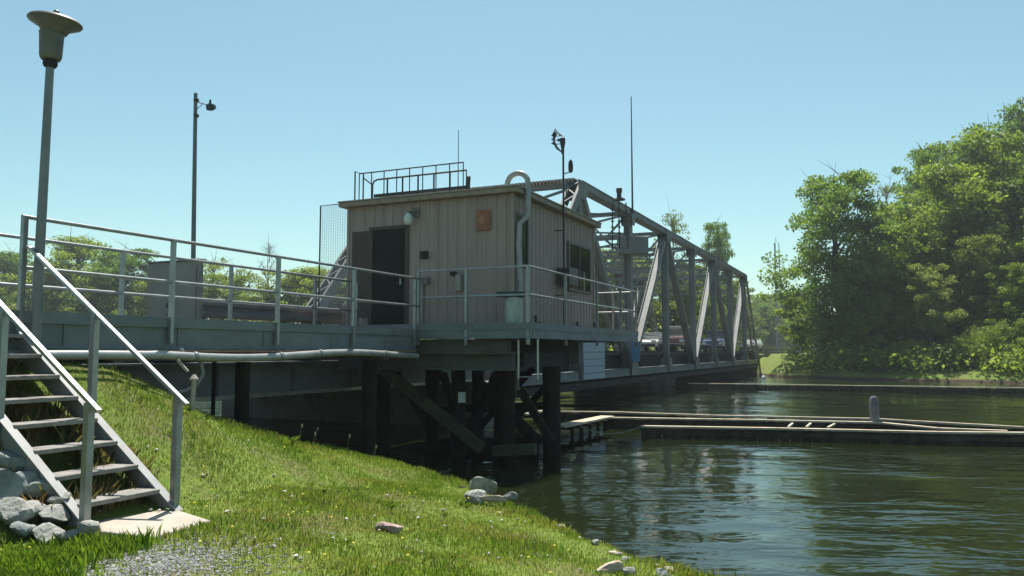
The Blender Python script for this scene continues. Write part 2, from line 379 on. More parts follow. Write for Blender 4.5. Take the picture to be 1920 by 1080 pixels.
def lawn_cond(x, y, g):
    u = SU*x+CU*y; v = -CU*x+SU*y; us = np.interp(v, VS, US)
    k = (us-u > .06+g.uniform(0, .3, len(x))) & (v < 7.85+g.uniform(-.2, .2, len(x))) & ~inpoly(x, y, pad_pts)
    k &= g.uniform(0, 1, len(x)) > gravelness(x, y)*.93
    st = (u > 4.45) & (u < 5.35) & (v > 5.8) & (v < 8); k &= ~(st & (g.uniform(0, 1, len(x)) < .45))
    k &= np.abs(x) < .68*y+.4
    return k
blades('grass', 230000, (-8, 2.6), (4.6, 15), .02, .062, .0075, M_blade, lawn_cond, 3, label='short green lawn grass on the river bank')
def tall_cond(x, y, g):
    u = SU*x+CU*y; v = -CU*x+SU*y; us = np.interp(v, VS, US); d = us-u
    edge = (np.abs(d-.25) < .3) | (np.abs(v-7.6) < .35) | ((x < -2.95) & (y < 6.1))
    return lawn_cond(x, y, g) & edge & (hnoise(x*2.3, y*2.3) > -.2)
blades('tall_grass', 90000, (-8, 2.6), (4.6, 15), 0.04, .10, .008, M_blade, tall_cond, 5, .6, label='taller fringe of grass along the bank edge')
def left_cond(x, y, g): return lawn_cond(x, y, g) & (x < -2.75-.25*np.sin(y*5)+g.normal(0, .15, len(x))) & (y < 5.95+g.normal(0, .12, len(x)))
M_blade2 = leafmat('lush_blades', (.08, .17, .018), (.13, .235, .03), (.18, .28, .05), 2.5, .45)
blades('lush_grass', 26000, (-4.6, -2.6), (4.6, 6.2), 0.06, .19, .011, M_blade2, left_cond, 9, .6, label='tall lush grass at the foot of the boulders')
M_grassd2 = leafmat('straw', (.20, .17, .09), (.28, .24, .13), (.24, .25, .10), 3, .3)
def dry_cond(x, y, g): return lawn_cond(x, y, g) & (hnoise(x*.8+3, y*.8) > .1)
blades('dry_grass', 48000, (-8, 2.6), (4.6, 14), .015, .06, .008, M_grassd2, dry_cond, 13, .9, label='straw coloured dry grass in patches of the lawn')
# gravel
def stone_mesh(mb, c, s, rng, flat=.7):
    ico_v = []; 
    phi = (1+5**.5)/2
    vs = [(-1,phi,0),(1,phi,0),(-1,-phi,0),(1,-phi,0),(0,-1,phi),(0,1,phi),(0,-1,-phi),(0,1,-phi),(phi,0,-1),(phi,0,1),(-phi,0,-1),(-phi,0,1)]
    fs = [(0,11,5),(0,5,1),(0,1,7),(0,7,10),(0,10,11),(1,5,9),(5,11,4),(11,10,2),(10,7,6),(7,1,8),(3,9,4),(3,4,2),(3,2,6),(3,6,8),(3,8,9),(4,9,5),(2,4,11),(6,2,10),(8,6,7),(9,8,1)]
    a = rng.uniform(0, 6.3); ca, sa = math.cos(a), math.sin(a); ex = rng.uniform(.8, 1.4)
    out = []
    for p in vs:
        k = s/1.9*rng.uniform(.75, 1.2); q = (p[0]*k*ex, p[1]*k, p[2]*k*flat)
        out.append((c[0]+q[0]*ca-q[1]*sa, c[1]+q[0]*sa+q[1]*ca, c[2]+q[2]))
    mb.add(out, fs)
rg = random.Random(4); gm = MB(); cnt = 0
while cnt < 2600:
    x = rg.gauss(GX, .34); y = rg.gauss(GY, .42)
    if inpoly(np.array([x]), np.array([y]), pad_pts)[0]: continue
    stone_mesh(gm, (x, y, float(height(x, y))+.002), rg.uniform(.006, .016), rg); cnt += 1
tag(gm.build('gravel', mat('gravel_stone', (.25, .25, .24), (.15, .15, .145), 40, .9, island=.5)), 'loose grey gravel in a worn patch of lawn', 'gravel', kind='stuff')
# scattered pale pebbles in the lawn
pb = MB()
for i in range(130):
    x = rg.uniform(-4, 1.4); y = rg.uniform(5, 10); u, v = UV(x, y)
    if np.interp(v, VS, US)-u < .3 or v > 7.4: continue
    stone_mesh(pb, (x, y, float(height(x, y))+.02), rg.uniform(.008, .022), rg)
tag(pb.build('pebbles', mat('pebble', (.5, .47, .42), (.3, .28, .24), 40, .9, island=.4)), 'pale pebbles and litter scattered over the lawn', 'pebbles', kind='stuff')
# concrete pad
pz = float(height(-3.0, 6.75))
pm = MB(); pm.prism([(x, y, pz-.08) for x, y in pad_pts], (0, 0, .085+.02))
pad = pm.build('concrete_pad', M_conc, loc=(-3.0, 6.75, pz), bevel=.02); tag(pad, kind='structure')
PADZ = pz+.025

# ================================================================== ROCKS
def rock(name, c, s, m, label, group=None, sub=2, flat=.7, seed=0, ang=0, el=1.2):
    import bmesh
    rr = random.Random(seed); bm = bmesh.new(); bmesh.ops.create_icosphere(bm, subdivisions=3, radius=1)
    planes = [(Vector((rr.gauss(0,1), rr.gauss(0,1), rr.gauss(0,.8))).normalized(), rr.uniform(.42, .75)) for _ in range(10)]
    off = rr.uniform(0, 50)
    from mathutils import noise as N
    for v in bm.verts:
        for pn, pd in planes:
            d = v.co.dot(pn)
            if d > pd: v.co -= pn*(d-pd)
        v.co *= 1 + .10*N.noise(v.co*2.3+Vector((off, 0, 0)))
    me = bpy.data.meshes.new(name)
    bmesh.ops.transform(bm, matrix=Matrix.Rotation(ang, 4, 'Z') @ Matrix.Diagonal((s*el, s*.85, s*flat, 1)), verts=bm.verts)
    bm.to_mesh(me); bm.free(); me.materials.append(m)
    o = bpy.data.objects.new(name, me); col.objects.link(o); o.location = c
    return tag(o, label, 'rock', group)
def gz(x, y): return float(height(x, y))
def rock_px(xp, yp, s, m, label, group=None, dz=.3, **k):
    # centre-bottom pixel on the ground: march
    z = -1.8
    for _ in range(12): p = pxz(xp, yp, z); z = gz(p.x, p.y)
    return rock('rock', (p.x, p.y, z+s*dz), s, m, label, group, **k)
G1 = 'rocks along the water edge'; G2 = 'boulders piled left of the stairs'
rock_px(906, 925, .17, M_rock, 'largest blocky pale rock at the water edge, upright at the back', G1, seed=1, flat=.8, el=1.1, dz=.55)
rock_px(893, 944, .16, M_rock, 'pale rock leaning in front of the largest shore rock', G1, seed=2, ang=.5)
rock_px(925, 948, .12, M_rockb, 'flat tan rock just right of the two blocky shore rocks', G1, seed=3, flat=.4, el=1.7, dz=.7)
rock_px(955, 943, .10, M_rock, 'small rounded rock in the middle of the shore line row', G1, seed=4, dz=.7)
rock_px(990, 953, .14, M_rockb, 'tan pointed flat rock at the right end of the shore row', G1, seed=5, flat=.5, el=1.4, dz=.6)
rock_px(1022, 976, .08, M_rock, 'small white rock half sunk in grass beside the shore row', G1, seed=6, dz=.6)
rock_px(1085, 1003, .10, M_rock, 'pale rock almost overgrown by grass midway along the bank', G1, seed=7, flat=.4, el=1.6, dz=.15)
rock_px(733, 1000, .12, M_rockp, 'lone pinkish rock in the middle of the lawn', None, seed=8, flat=.75)
rock_px(1145, 1073, .13, M_rockb, 'banded cream and rust rock at the bottom of the bank', G1, seed=9, flat=.45, el=1.3)
rock_px(1182, 1078, .07, M_rock, 'small grey rock touching the banded rock', G1, seed=10)
rock_px(1212, 1046, .11, M_rockb, 'low brown flat rock at the water near the banded rock', G1, seed=11, flat=.3, el=1.6)
rock_px(1243, 1084, .08, M_rock, 'white rounded rock at the bottom edge of the bank', G1, seed=12)
M_bould = mat('grey_green_rock', (.27, .30, .29), (.13, .15, .14), 5, .85, bump=.7, bscale=14)
for i, (a, b, rs, fl, lab) in enumerate([
    (10, 868, .20, .75, 'squarish grey boulder topmost at the left picture edge'), (62, 895, .13, .9, 'upright grey boulder just under the left stringer'),
    (12, 925, .20, .8, 'dark green boulder in the middle of the left edge'), (78, 915, .12, .7, 'small blocky boulder behind the weed by the stringer'),
    (60, 960, .16, .6, 'pale boulder below the blocky one'), (100, 965, .17, .45, 'white slab boulder lying in front of the stringer foot'),
    (165, 985, .10, .6, 'small pale boulder beside the concrete pad'), (118, 935, .11, .6, 'small cream boulder wedged on the stringer foot'),
    (95, 1000, .15, .6, 'pale boulder half hidden by lush grass'), (15, 985, .19, .6, 'broad pale boulder low at the left picture edge'), (135, 995, .09, .6, 'small stone between the slab boulder and the pad'), (40, 1010, .12, .6, 'grey boulder lowest in the pile')]):
    p = px(a, b, 6.85-(b-868)*.0042); g_ = gz(p.x, p.y); g_ = max(g_, min(p.z-.05, g_+.15))
    rock('boulder', (p.x, p.y, g_+rs*.3), rs, M_bould if i in (0, 1, 2, 3, 11) else M_rock, lab, G2, seed=30+i, flat=fl, ang=i)

rs_ = random.Random(12)
for i, (xp, yp) in enumerate(((868, 915), (880, 930), (940, 935), (972, 950), (1003, 962), (1040, 985), (1056, 990), (1105, 1012), (1122, 1020), (1160, 1040), (1175, 1050), (1230, 1062), (1262, 1072))):
    rock_px(xp+rs_.uniform(-6, 6), yp, rs_.uniform(.035, .075), M_rock if i % 3 else M_rockb, 'small stone half sunk in the grass along the water edge', 'small stones along the water edge', seed=60+i, flat=.55, dz=.2, ang=i)
# ================================================================== WALKWAY, ROAD AND APPROACH
VN, VF = 8.0, 9.5; KT, KB = .42, .05         # near/far edge, kerb top/bottom
UP0, UP1, VP0, VP1 = 13.1, 20.1, 5.65, 10.25; PKT = .52
wk = thing('walkway', 'raised steel walkway running from the stairs to the control house', 'walkway', W(6, 8.7, 0))
b = MB(); b.uv(-6, UP0-.01, VN+.12, VF-.12, .27, .31); b.build('deck', mat('deck_grating', (.12, .12, .115), (.08, .08, .08), 20, .8), wk)
for v0, sgn in ((VN, 1), (VF, -1)):
    b = MB(); va, vb = sorted((v0, v0+sgn*.10))
    b.uv(-6, UP0-.02, va+.02, vb, KB, KT-.12)              # web
    b.uv(-6, UP0-.02, va-.012 if sgn > 0 else va, vb if sgn > 0 else vb+.012, KT-.125, KT)  # upper toe plate proud of the web
    b.uv(-6, UP0-.02, va-.01, vb+.01, KB-.02, KB+.005)
    for k in range(12):                                  # stiffeners
        u = -5+k*1.55; b.uv(u-.006, u+.006, va+.004, va+.03, KB+.01, KT-.13)
    b.build('kerb_beam', M_kerb, wk)
for k in range(7):
    u = -4.5+2.75*k; b = MB(); b.uv(u-.07, u+.07, VN-.05, 10.4, -.14, .02); b.build('cross_beam', M_girder, wk)

def railing(name, label, pts, zt, zmid, zb, posts, r=.022, group=None, offs=0):
    loc = Vector(posts[0]); loc.z = zb
    t = thing(name, label, 'railing', loc, group)
    for z in [zt]+list(zmid):
        b = MB(); b.tube([Vector((p[0], p[1], z)) for p in pts], r, 10); b.build('rail', M_rail, t, True)
    for p in posts:
        b = MB(); q = Vector(p)
        b.bar((q.x, q.y, zb), (q.x, q.y, zt-.005), .05, .05, side=W(1, 0)); b.build('post', M_rail, t)
    return t
RV = VN-.03
npost = [5.33, 8.0-.12, 10.02, 12.0]
railing('walkway_railing', 'near galvanised railing of the walkway between stairs and platform', [W(5.3, RV), W(UP0, RV)], 1.385, [.86], .10,
        [W(u, RV) for u in (5.33, u_on(325, RV), u_on(523, RV), u_on(665, RV), 12.98)], group='walkway railings')
# left of the stair opening
railing('walkway_railing', 'short near walkway railing left of the stair opening', [W(-6, RV), W(4.45, RV)], 1.385, [.86], .10,
        [W(u, RV) for u in (4.43, 2.4, .3, -1.8, -3.9)], group='walkway railings')
railing('walkway_railing', 'far railing of the walkway running behind it to the door', [W(-6, VF-.03), W(13.25, VF-.03)], 1.385, [.80], .10,
        [W(u, VF-.03) for u in (13.22, u_on(590, VF), u_on(432, VF), u_on(228, VF), 4.6, 2.4, .5, -1.7, -3.9)], group='walkway railings')

# road
b = MB(); b.uv(-80, 78.4, 10.6, 19.0, -.16, -.05); rd = b.build('road', M_asph, loc=W(10, 14.8, -.05)); tag(rd, kind='structure')
b = MB(); b.uv(78.4, 420, 10.9, 18.7, -.30, -.06); rd = b.build('road', M_asph, loc=W(100, 14.8, -.06)); tag(rd, kind='structure')
mk = MB()
for uu in range(-20, 300, 9): mk.uv(uu, uu+4.5, 14.74, 14.86, -.049, -.044)
tag(mk.build('road_marking', mat('yellow_marking', (.6, .45, .08), None, 8, .8), loc=W(10, 14.8, -.05)), kind='structure')
ap = thing('approach_span', 'grey steel girder span carrying the road behind the walkway', 'bridge span', W(10, 14.8, -.8))
for vv in (10.45, 13.3, 16.2, 19.0):
    b = MB(); b.uv(6.4, 20.4, vv-.008, vv+.008, -.78, -.22); b.uv(6.4, 20.4, vv-.13, vv+.13, -.81, -.775); b.uv(6.4, 20.4, vv-.13, vv+.13, -.22, -.185)
    for k in range(8): b.uv(6.6+k*1.95-.01, 6.6+k*1.95+.01, vv-.10, vv+.10, -.775, -.22)
    b.build('girder', M_kerb if vv < 11 else M_girder, ap)
    if vv < 11:
        b = MB(); b.uv(6.45, 20.35, vv-.16, vv-.135, -.83, -.76); b.build('flange_lit_line', M_rail, ap)  # paler strip: light along the lower flange, put in as colour
ab = MB(); ab.uv(2.5, 6.35, 10.2, 19.4, -3, -.18); ab.uv(6.0, 6.9, 10.0, 19.6, -3, -.83)
tag(ab.build('abutment', M_concd, loc=W(6, 14, -2)), 'old concrete abutment under the near end of the road', 'abutment')
ww = MB(); ww.prism([W(3.2, 10.0, -1.6), W(8.3, 10.0, -1.6), W(8.3, 10.0, -1.2), W(6.6, 10.0, -.30), W(3.2, 10.0, -.2)], W(0, .19, 0)); 
tag(ww.build('wing_wall', M_concd, loc=W(6, 10, -1.4)), 'low concrete wing wall behind the grassy bank under the walkway', 'wall')
pier = MB(); pier.uv(20.0, 21.3, 10.0, 19.6, -4, -.85)
tag(pier.build('bridge_pier', M_concd, loc=W(20.6, 15, -3.6)), 'wide concrete pier where the swing span meets the approach span', 'pier')

# guard rail between road and walkway
gr = thing('guardrail', 'weathered grey beam guardrail between road and walkway', 'guardrail', W(9.9, 10.9, -.05))
b = MB(); prof = [(0, .93), (.05, .89), (.05, .83), (0, .79), (0, .74), (.05, .70), (.05, .64), (0, .60)]
for i in range(7):
    (a0, z0), (a1, z1) = prof[i], prof[i+1]
    b.hexa([W(9.8, 10.9-a0, z0), W(20.0, 10.9-a0, z0), W(20.0, 10.92-a0, z0), W(9.8, 10.92-a0, z0), W(9.8, 10.9-a1, z1), W(20.0, 10.9-a1, z1), W(20.0, 10.92-a1, z1), W(9.8, 10.92-a1, z1)])
b.build('beam', mat('guardrail_dull', (.20, .195, .195), (.14, .135, .135), 2, .7), gr)
for k in range(5):
    b = MB(); u = 10.6+k*2.2; b.uv(u-.08, u+.08, 10.93, 11.1, -.05, .86); b.build('post', M_girder, gr)
ep = MB(); c = W(13.2, 10.7, 0)
ep.hexa([W(13.0, 10.45, -.05), W(13.0, 10.8, -.05), W(13.5, 10.8, -.05), W(13.5, 10.45, -.05), W(13.08, 10.5, .62), W(13.08, 10.72, .62), W(13.42, 10.72, .62), W(13.42, 10.5, .62)])
ep.uv(12.95, 13.55, 10.42, 10.8, .62, .70)
tag(ep.build('bollard', M_concd, loc=W(13.2, 10.6, -.05)), 'tapered dark concrete post in front of the guardrail', 'bollard')
# cabinet
cb = thing('cabinet', 'brown grey steel cabinet standing between the walkway and the road', 'cabinet', W(10.0, 10.6, -.05))
b = MB(); cv0, cv1 = on_u(376, 9.9), on_u(279, 9.9); b.uv(9.9, 9.99, cv0, cv1, -.05, 1.52); b.build('body', M_box, cb, bevel=.012)
b = MB(); b.uv(9.88, 10.01, cv0-.02, cv1+.02, 1.523, 1.545); b.build('lid', M_box, cb)
b = MB(); b.uv(9.885, 9.897, cv0+.06, cv1-.06, .05, 1.45); b.build('door', M_box, cb)
b = MB(); va_ = on_u(398, 9.7); b.tube([W(9.7, va_, .0), W(9.7, va_, .46), W(9.7, va_+.03, .51), W(9.7, va_+.22, .47)], .028); b.tube([W(9.7, va_+.22, .40), W(9.7, va_+.22, .50)], .04)
o = b.build('pipe_valve', M_galv, loc=W(9.7, 9.8, -.05)); tag(o, 'small galvanised elbow pipe at the foot of the cabinet', 'pipe')

# ================================================================== STAIRS
st = thing('stairs', 'steel stairs with timber treads climbing the bank to the walkway', 'stairs', W(4.9, 5.77, PADZ))
US0, US1 = 4.5, 5.3; VB, VT = 5.70, 8.0; ZB, ZT = PADZ, .25
slope = .71; dd = (W(0, -1, 0)+Vector((0, 0, -slope))).normalized()
def sz(v): return -1.355 + (v-5.77)*slope
for us, side in ((US0-.02, -1), (US1+.02, 1)):
    b = MB()                                        # channel stringer
    h = .15
    poly = [W(us, VB+.02, ZB+.01), W(us, VB-.02, sz(VB)-.01), W(us, VT-.03, sz(VT)-.01), W(us, VT-.03, sz(VT)-.27), W(us, VB+.27, ZB+.01)]
    b.prism(poly, W(.012*side, 0, 0))
    b.bar(W(us+.01*side, VB-.02, sz(VB)-.003), W(us+.01*side, VT-.03, sz(VT)-.003), .085, .012, side=W(1, 0))
    b.build('stringer', M_string, st)
nt_ = 8
for k in range(nt_):
    v = 6.02+.13 + .278*k - .13; z = -1.225+.2*k
    b = MB(); b.uv(US0, US1, v-.13, v+.13, z-.04, z); b.build('tread', M_tread, st, bevel=.006)
hr = .93
def hz(v): return -.457+.686*(v-5.66)-.02
for us in (US0-.045, US1+.045):
    for v in (VB+.06, 6.88):
        zb = (ZB if v < 6 else sz(v)-.2); b = MB(); b.bar(W(us, v, zb), W(us, v, hz(v)), .06, .06, side=W(1, 0)); b.build('post', M_rail, st)
    b = MB(); b.bar(W(us, VB-.05, hz(VB-.05)+.01), W(us, 7.92, hz(7.92)+.01), .045, .03, side=W(1, 0)); b.build('handrail', M_galv, st)
# ================================================================== LAMP
lp = thing('lamp_post', 'tall grey walkway lamp with a wide mushroom shade by the stairs', 'lamp post', W(5.42, 7.86, .1))
lb = W(5.42, 7.86, -.2); lt = px(94, 122, 8.2); ax = (lt-lb).normalized()
T = ax.to_track_quat('Z', 'Y').to_matrix()
b = MB(); b.tube([lb, lt], [.052, .040], 12); b.build('pole', mat('lamp_pole', (.20, .215, .225), (.15, .16, .165), 3, .45, metal=.4), lp, True)
b = MB(); b.lathe(lt, [(.04, -.03), (.06, -.02), (.07, .0), (.07, .03), (.05, .05)], 20, T); b.build('collar', M_dark, lp, True)
b = MB(); b.lathe(lt, [(.05, .05), (.09, .055), (.10, .07), (.108, .10), (.118, .32), (.122, .345)], 24, T); b.build('lamp_body', M_lamp, lp, True)
tilt = Matrix.Rotation(R(3.5), 3, 'Y') @ T
b = MB(); b.lathe(lt+ax*.0, [(.12, .345), (.15, .395), (.255, .452), (.262, .465), (.25, .485), (.15, .52), (.05, .535)], 32, tilt); b.build('lamp_shade', M_lamp, lp, True)
b = MB(); b.lathe(lt, [(.03, .53), (.03, .585), (.02, .595)], 14, tilt); b.build('finial', M_lamp, lp, True)

# ================================================================== PIPES UNDER WALKWAY
pv = 7.93
pts = []
for k in range(60):
    u = 2 + k*(13.0-2)/59; z = -.05 + .035*math.sin(u*1.3)*(1 if u > 7 else .3) - .0*u
    pts.append(W(u, pv, z))
pp = thing('conduit_pipe', 'thick pale grey pipe slung wavily under the walkway edge', 'pipe', W(7, pv, -.05))
b = MB(); b.tube(pts, .055, 12); b.build('pipe', mat('pipe_grey', (.42, .43, .43), (.3, .3, .3), 4, .35, metal=.3), pp, True)
for u in (6.1, 7.6, 9.2, 10.1, 11.9):
    b = MB(); z = -.05+.035*math.sin(u*1.3)*(1 if u > 7 else .3)
    b.tube([W(u-.025, pv, z), W(u+.025, pv, z)], .066, 12); b.bar(W(u, pv+.03, z+.05), W(u, pv+.03, KB-.022), .02, .02); b.build('hanger', M_galv, pp, True)
b = MB(); b.tube([W(2, pv+.02, .062-.05), W(8.8, pv+.02, .0), W(13, pv+.02, .008)], .016, 8)
tag(b.build('conduit', mat('rusty_pipe', (.34, .22, .15), (.2, .12, .08), 6, .7), loc=W(7, pv, 0)), 'thin rusty conduit just above the thick pale pipe', 'pipe')
b = MB(); lp0 = W(7.75, 7.98, -.1)
b.tube([W(7.75, 7.98, -.10), W(7.8, 7.98, -.3), W(7.7, 7.98, -.42), W(7.5, 7.98, -.5), W(7.2, 7.98, -.52)], .028, 10)
tag(b.build('drain_hose', mat('hose', (.22, .22, .2), None, 5, .5), loc=lp0, smooth=True), 'grey hose looping down from the pipe to the bank', 'hose')
b = MB(); b.bar(px(333, 675, 9.75), px(352, 697, 9.75), .03, .03); b.lathe(px(364, 710, 9.75), [(.05, -.02), (.05, 0), (.015, .05)], 12); b.tube([px(364, 710, 9.75), px(360, 775, 9.75)], .03)
tag(b.build('standpipe', mat('valve', (.42, .38, .33), None, 9, .5), loc=px(360, 775, 9.75)), 'stubby standpipe with a pale conical cap on the bank', 'pipe')
b = MB(); b.lathe(W(7.42, 7.96, .015), [(.0, -.03), (.03, -.02), (.035, 0), (.02, .025), (.0, .035)], 12)
tag(b.build('bulb_light', M_white, loc=W(7.42, 7.96, .0), smooth=True), 'small white round fitting under the walkway edge', 'light fitting')

# ================================================================== PLATFORM
pf = thing('platform', 'steel platform on piles carrying the control house over water', 'platform', W(16.6, 8, 0))
b = MB(); b.uv(UP0+.1, UP1-.1, VP0+.1, VP1, .36, .40); b.build('deck', MATS['deck_grating'], pf)
def kerb_piece(u0, u1, v0, v1):
    b = MB(); b.uv(u0, u1, v0, v1, .26, PKT-.125)
    g = .012; b.uv(u0-g, u1+g, v0-g, v1+g, PKT-.125, PKT); b.uv(u0-g, u1+g, v0-g, v1+g, .235, .265); b.build('kerb_beam', M_kerb, pf)
kerb_piece(UP0, UP0+.1, VP0, VP1); kerb_piece(UP0+.115, UP1-.115, VP0, VP0+.1); kerb_piece(UP1-.1, UP1, VP0, VP1)
for (u0, u1, v0, v1, z0, z1) in ((13.4, 13.6, 6.25, 10.2, -.02, .23), (13.62, 13.8, 6.25, 10.2, -.33, .0), (16.3, 16.6, 5.9, 10.2, -.25, .23), (19.2, 19.4, 7.6, 10.2, .0, .23)):
    b = MB(); b.uv(u0, u1, v0, v1, z0, z1-.04); b.uv(u0-.05, u1+.05, v0, v1, z1-.037, z1); b.uv(u0-.05, u1+.05, v0, v1, z0-.03, z0-.003); b.build('cross_beam', M_girder, pf)
for v, ue in ((6.2, 16.25), (7.8, 19.1), (9.6, 19.1)):
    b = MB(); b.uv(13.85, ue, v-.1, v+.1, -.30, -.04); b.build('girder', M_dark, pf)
PR = VP0+.03; zt, zm = 1.53, 1.02
pl = [W(UP0+.02, 7.98), W(UP0+.02, PR), W(UP1-.03, PR)]
t = railing('platform_railing', 'front and river side railing around the platform corner', pl, zt, [zm], .12,
    [W(UP0+.02, 7.98), W(UP0+.02, 6.95), W(UP0+.02, PR+.02), W(14.95, PR), W(16.9, PR), W(18.7, PR), W(UP1-.04, PR)], group='platform railings')
railing('platform_railing', 'back railing of the platform behind the control house', [W(UP1-.03, PR+.06), W(UP1-.03, 10.1)], zt, [zm], .12,
    [W(UP1-.03, v) for v in (6.3, 7.6, 8.9, 10.1)], group='platform railings')
# piles
GP = 'piles under the platform and walkway'
def pile(u, v, ztop, r, label, m=M_woodd, tx=0, ty=0):
    b = MB(); p = W(u, v, 0); rr = random.Random(int(u*100+v*7))
    pts = [Vector((p.x+tx*(ztop-z)/3, p.y+ty*(ztop-z)/3, z)) for z in np.linspace(ztop, -3.5, 8)]
    b.tube(pts, [r*rr.uniform(.93, 1.07) for _ in pts], 12)
    o = b.build('pile', m, loc=(pts[-1].x, pts[-1].y, pts[-1].z), smooth=True); return tag(o, label, 'pile', GP)
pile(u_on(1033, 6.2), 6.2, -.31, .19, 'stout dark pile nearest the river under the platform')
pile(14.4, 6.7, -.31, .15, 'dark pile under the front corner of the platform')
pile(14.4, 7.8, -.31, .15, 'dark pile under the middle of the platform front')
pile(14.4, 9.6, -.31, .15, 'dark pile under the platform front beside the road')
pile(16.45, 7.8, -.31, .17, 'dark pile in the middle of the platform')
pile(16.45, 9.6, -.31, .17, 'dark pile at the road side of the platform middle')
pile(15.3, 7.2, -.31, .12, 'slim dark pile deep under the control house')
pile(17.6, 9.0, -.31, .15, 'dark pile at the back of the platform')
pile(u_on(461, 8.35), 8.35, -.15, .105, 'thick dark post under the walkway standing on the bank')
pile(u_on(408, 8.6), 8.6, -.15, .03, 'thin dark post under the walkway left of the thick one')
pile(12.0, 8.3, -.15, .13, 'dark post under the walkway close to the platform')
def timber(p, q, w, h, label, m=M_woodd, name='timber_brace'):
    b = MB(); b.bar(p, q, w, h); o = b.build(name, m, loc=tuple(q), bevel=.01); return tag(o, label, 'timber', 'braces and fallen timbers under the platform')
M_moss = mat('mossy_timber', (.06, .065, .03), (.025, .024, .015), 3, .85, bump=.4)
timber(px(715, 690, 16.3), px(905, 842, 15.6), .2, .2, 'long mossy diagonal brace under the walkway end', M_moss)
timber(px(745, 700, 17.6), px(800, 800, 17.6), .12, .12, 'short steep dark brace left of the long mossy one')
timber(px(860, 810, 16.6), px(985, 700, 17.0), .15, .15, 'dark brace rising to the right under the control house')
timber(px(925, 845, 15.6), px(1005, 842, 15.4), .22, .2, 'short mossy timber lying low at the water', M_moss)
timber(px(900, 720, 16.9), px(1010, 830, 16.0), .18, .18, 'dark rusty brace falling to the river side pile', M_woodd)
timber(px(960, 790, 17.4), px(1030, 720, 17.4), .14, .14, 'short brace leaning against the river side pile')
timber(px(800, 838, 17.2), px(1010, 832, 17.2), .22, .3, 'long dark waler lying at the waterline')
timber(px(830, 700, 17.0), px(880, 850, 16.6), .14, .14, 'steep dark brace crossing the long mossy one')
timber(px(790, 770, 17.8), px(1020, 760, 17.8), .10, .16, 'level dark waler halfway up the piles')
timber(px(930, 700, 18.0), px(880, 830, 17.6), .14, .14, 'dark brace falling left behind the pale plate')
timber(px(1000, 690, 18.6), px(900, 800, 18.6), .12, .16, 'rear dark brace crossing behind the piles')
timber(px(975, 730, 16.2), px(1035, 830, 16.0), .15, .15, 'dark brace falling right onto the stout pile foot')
b = MB(); q = px(866, 745, 15.5); b.box(q.x-.07, q.x+.07, q.y-.02, q.y+.02, q.z-.1, q.z+.1)
tag(b.build('notice_plate', M_grime, loc=q), 'small pale plate hanging among the dark braces', 'plate')
b = MB(); q = px(958, 712, 16.0); b.prism([px(946, 690, 16), px(974, 690, 16), px(974, 728, 16), px(958, 745, 16), px(946, 728, 16)], (0, .05, 0))
tag(b.build('hanging_plate', mat('steel_plate', (.14, .15, .15), None, 5, .6), loc=q), 'grey steel plate with a pointed foot hung below the platform', 'plate')
# ladder under the platform
ld = thing('ladder', 'pale steel ladder hanging below the front of the platform', 'ladder', px(990, 715, 13.6))
a0, a1 = W(13.35, on_u(972, 13.35), .12), W(13.35, on_u(1008, 13.35), .12)
for a in (a0, a1):
    b = MB(); b.bar(a+Vector((0, 0, .1)), a-Vector((0, 0, .62)), .035, .03); b.build('side_rail', M_galv, ld)
for k in (2,):
    b = MB(); b.tube([a0-Vector((0, 0, .10+.24*k)), a1-Vector((0, 0, .10+.24*k))], .014); b.build('rung', M_rail, ld)

# ================================================================== CONTROL HOUSE
HU0, HU1, HV0, HV1, HB = 13.77, 18.5, 6.3, 10.1, .405
HT = 3.02
ch = thing('control_house', 'brown corrugated metal bridge control house on the platform', 'building', W(16, 8.2, HB))
M_wall = mat('corrugated_brown', (.34, .27, .25), (.265, .205, .19), 1.8, .65, rust=(.13, .09, .07), rustamt=.3, stretch=(2.2, 2.2, .22))
M_wall2 = MATS['corrugated_brown']
def corr(b, fixed, a0, a1, z0, z1, axis, out):
    # ribbed sheet: profile repeats every .2 m ; axis 'v' = front (fixed u), 'u' = river side (fixed v)
    pitch = .20; n = int((a1-a0)/pitch); pitch = (a1-a0)/n; prof = []
    for i in range(n):
        s = a0+i*pitch; prof += [(s, 0), (s+pitch*.62, 0), (s+pitch*.70, .022), (s+pitch*.92, .022)]
    prof.append((a1, 0)); vs = []
    for s, d in prof:
        for z in (z0, z1): vs.append(W(fixed+out*d, s, z) if axis == 'v' else W(s, fixed+out*d, z))
    fs = [(2*i, 2*i+2, 2*i+3, 2*i+1) for i in range(len(prof)-1)]; b.add(vs, fs)
DV0, DV1, DZ = 8.70, 9.48, 2.50
WZ0, WZ1 = 1.72, 2.62      # river side windows
b = MB()
# core box slightly inside
b.uv(HU0+.03, HU1-.03, HV0+.03, HV1-.03, HB, HT)
corr(b, HU0+.022, HV0, DV0-.05, HB, HT, 'v', -1); corr(b, HU0+.022, DV0-.05, DV1+.05, DZ+.06, HT, 'v', -1); corr(b, HU0+.022, DV1+.05, HV1, HB, HT, 'v', -1)
corr(b, HV0+.022, HU0, HU1, HB, HT, 'u', -1); corr(b, HU1-.022, HV0, HV1, HB, HT, 'v', 1); corr(b, HV1-.022, HU0, HU1, HB, HT, 'u', 1)
for (u, v) in ((HU0, HV0), (HU0, HV1), (HU1, HV0), (HU1, HV1)): b.uv(u-.03, u+.03, v-.03, v+.03, HB, HT)
b.build('wall', M_wall, ch)
b = MB(); b.uv(HU0-.16, HU1+.16, HV0-.16, HV1+.16, HT+.003, HT+.10); rf = b.build('roof', M_roof, ch, bevel=.01)
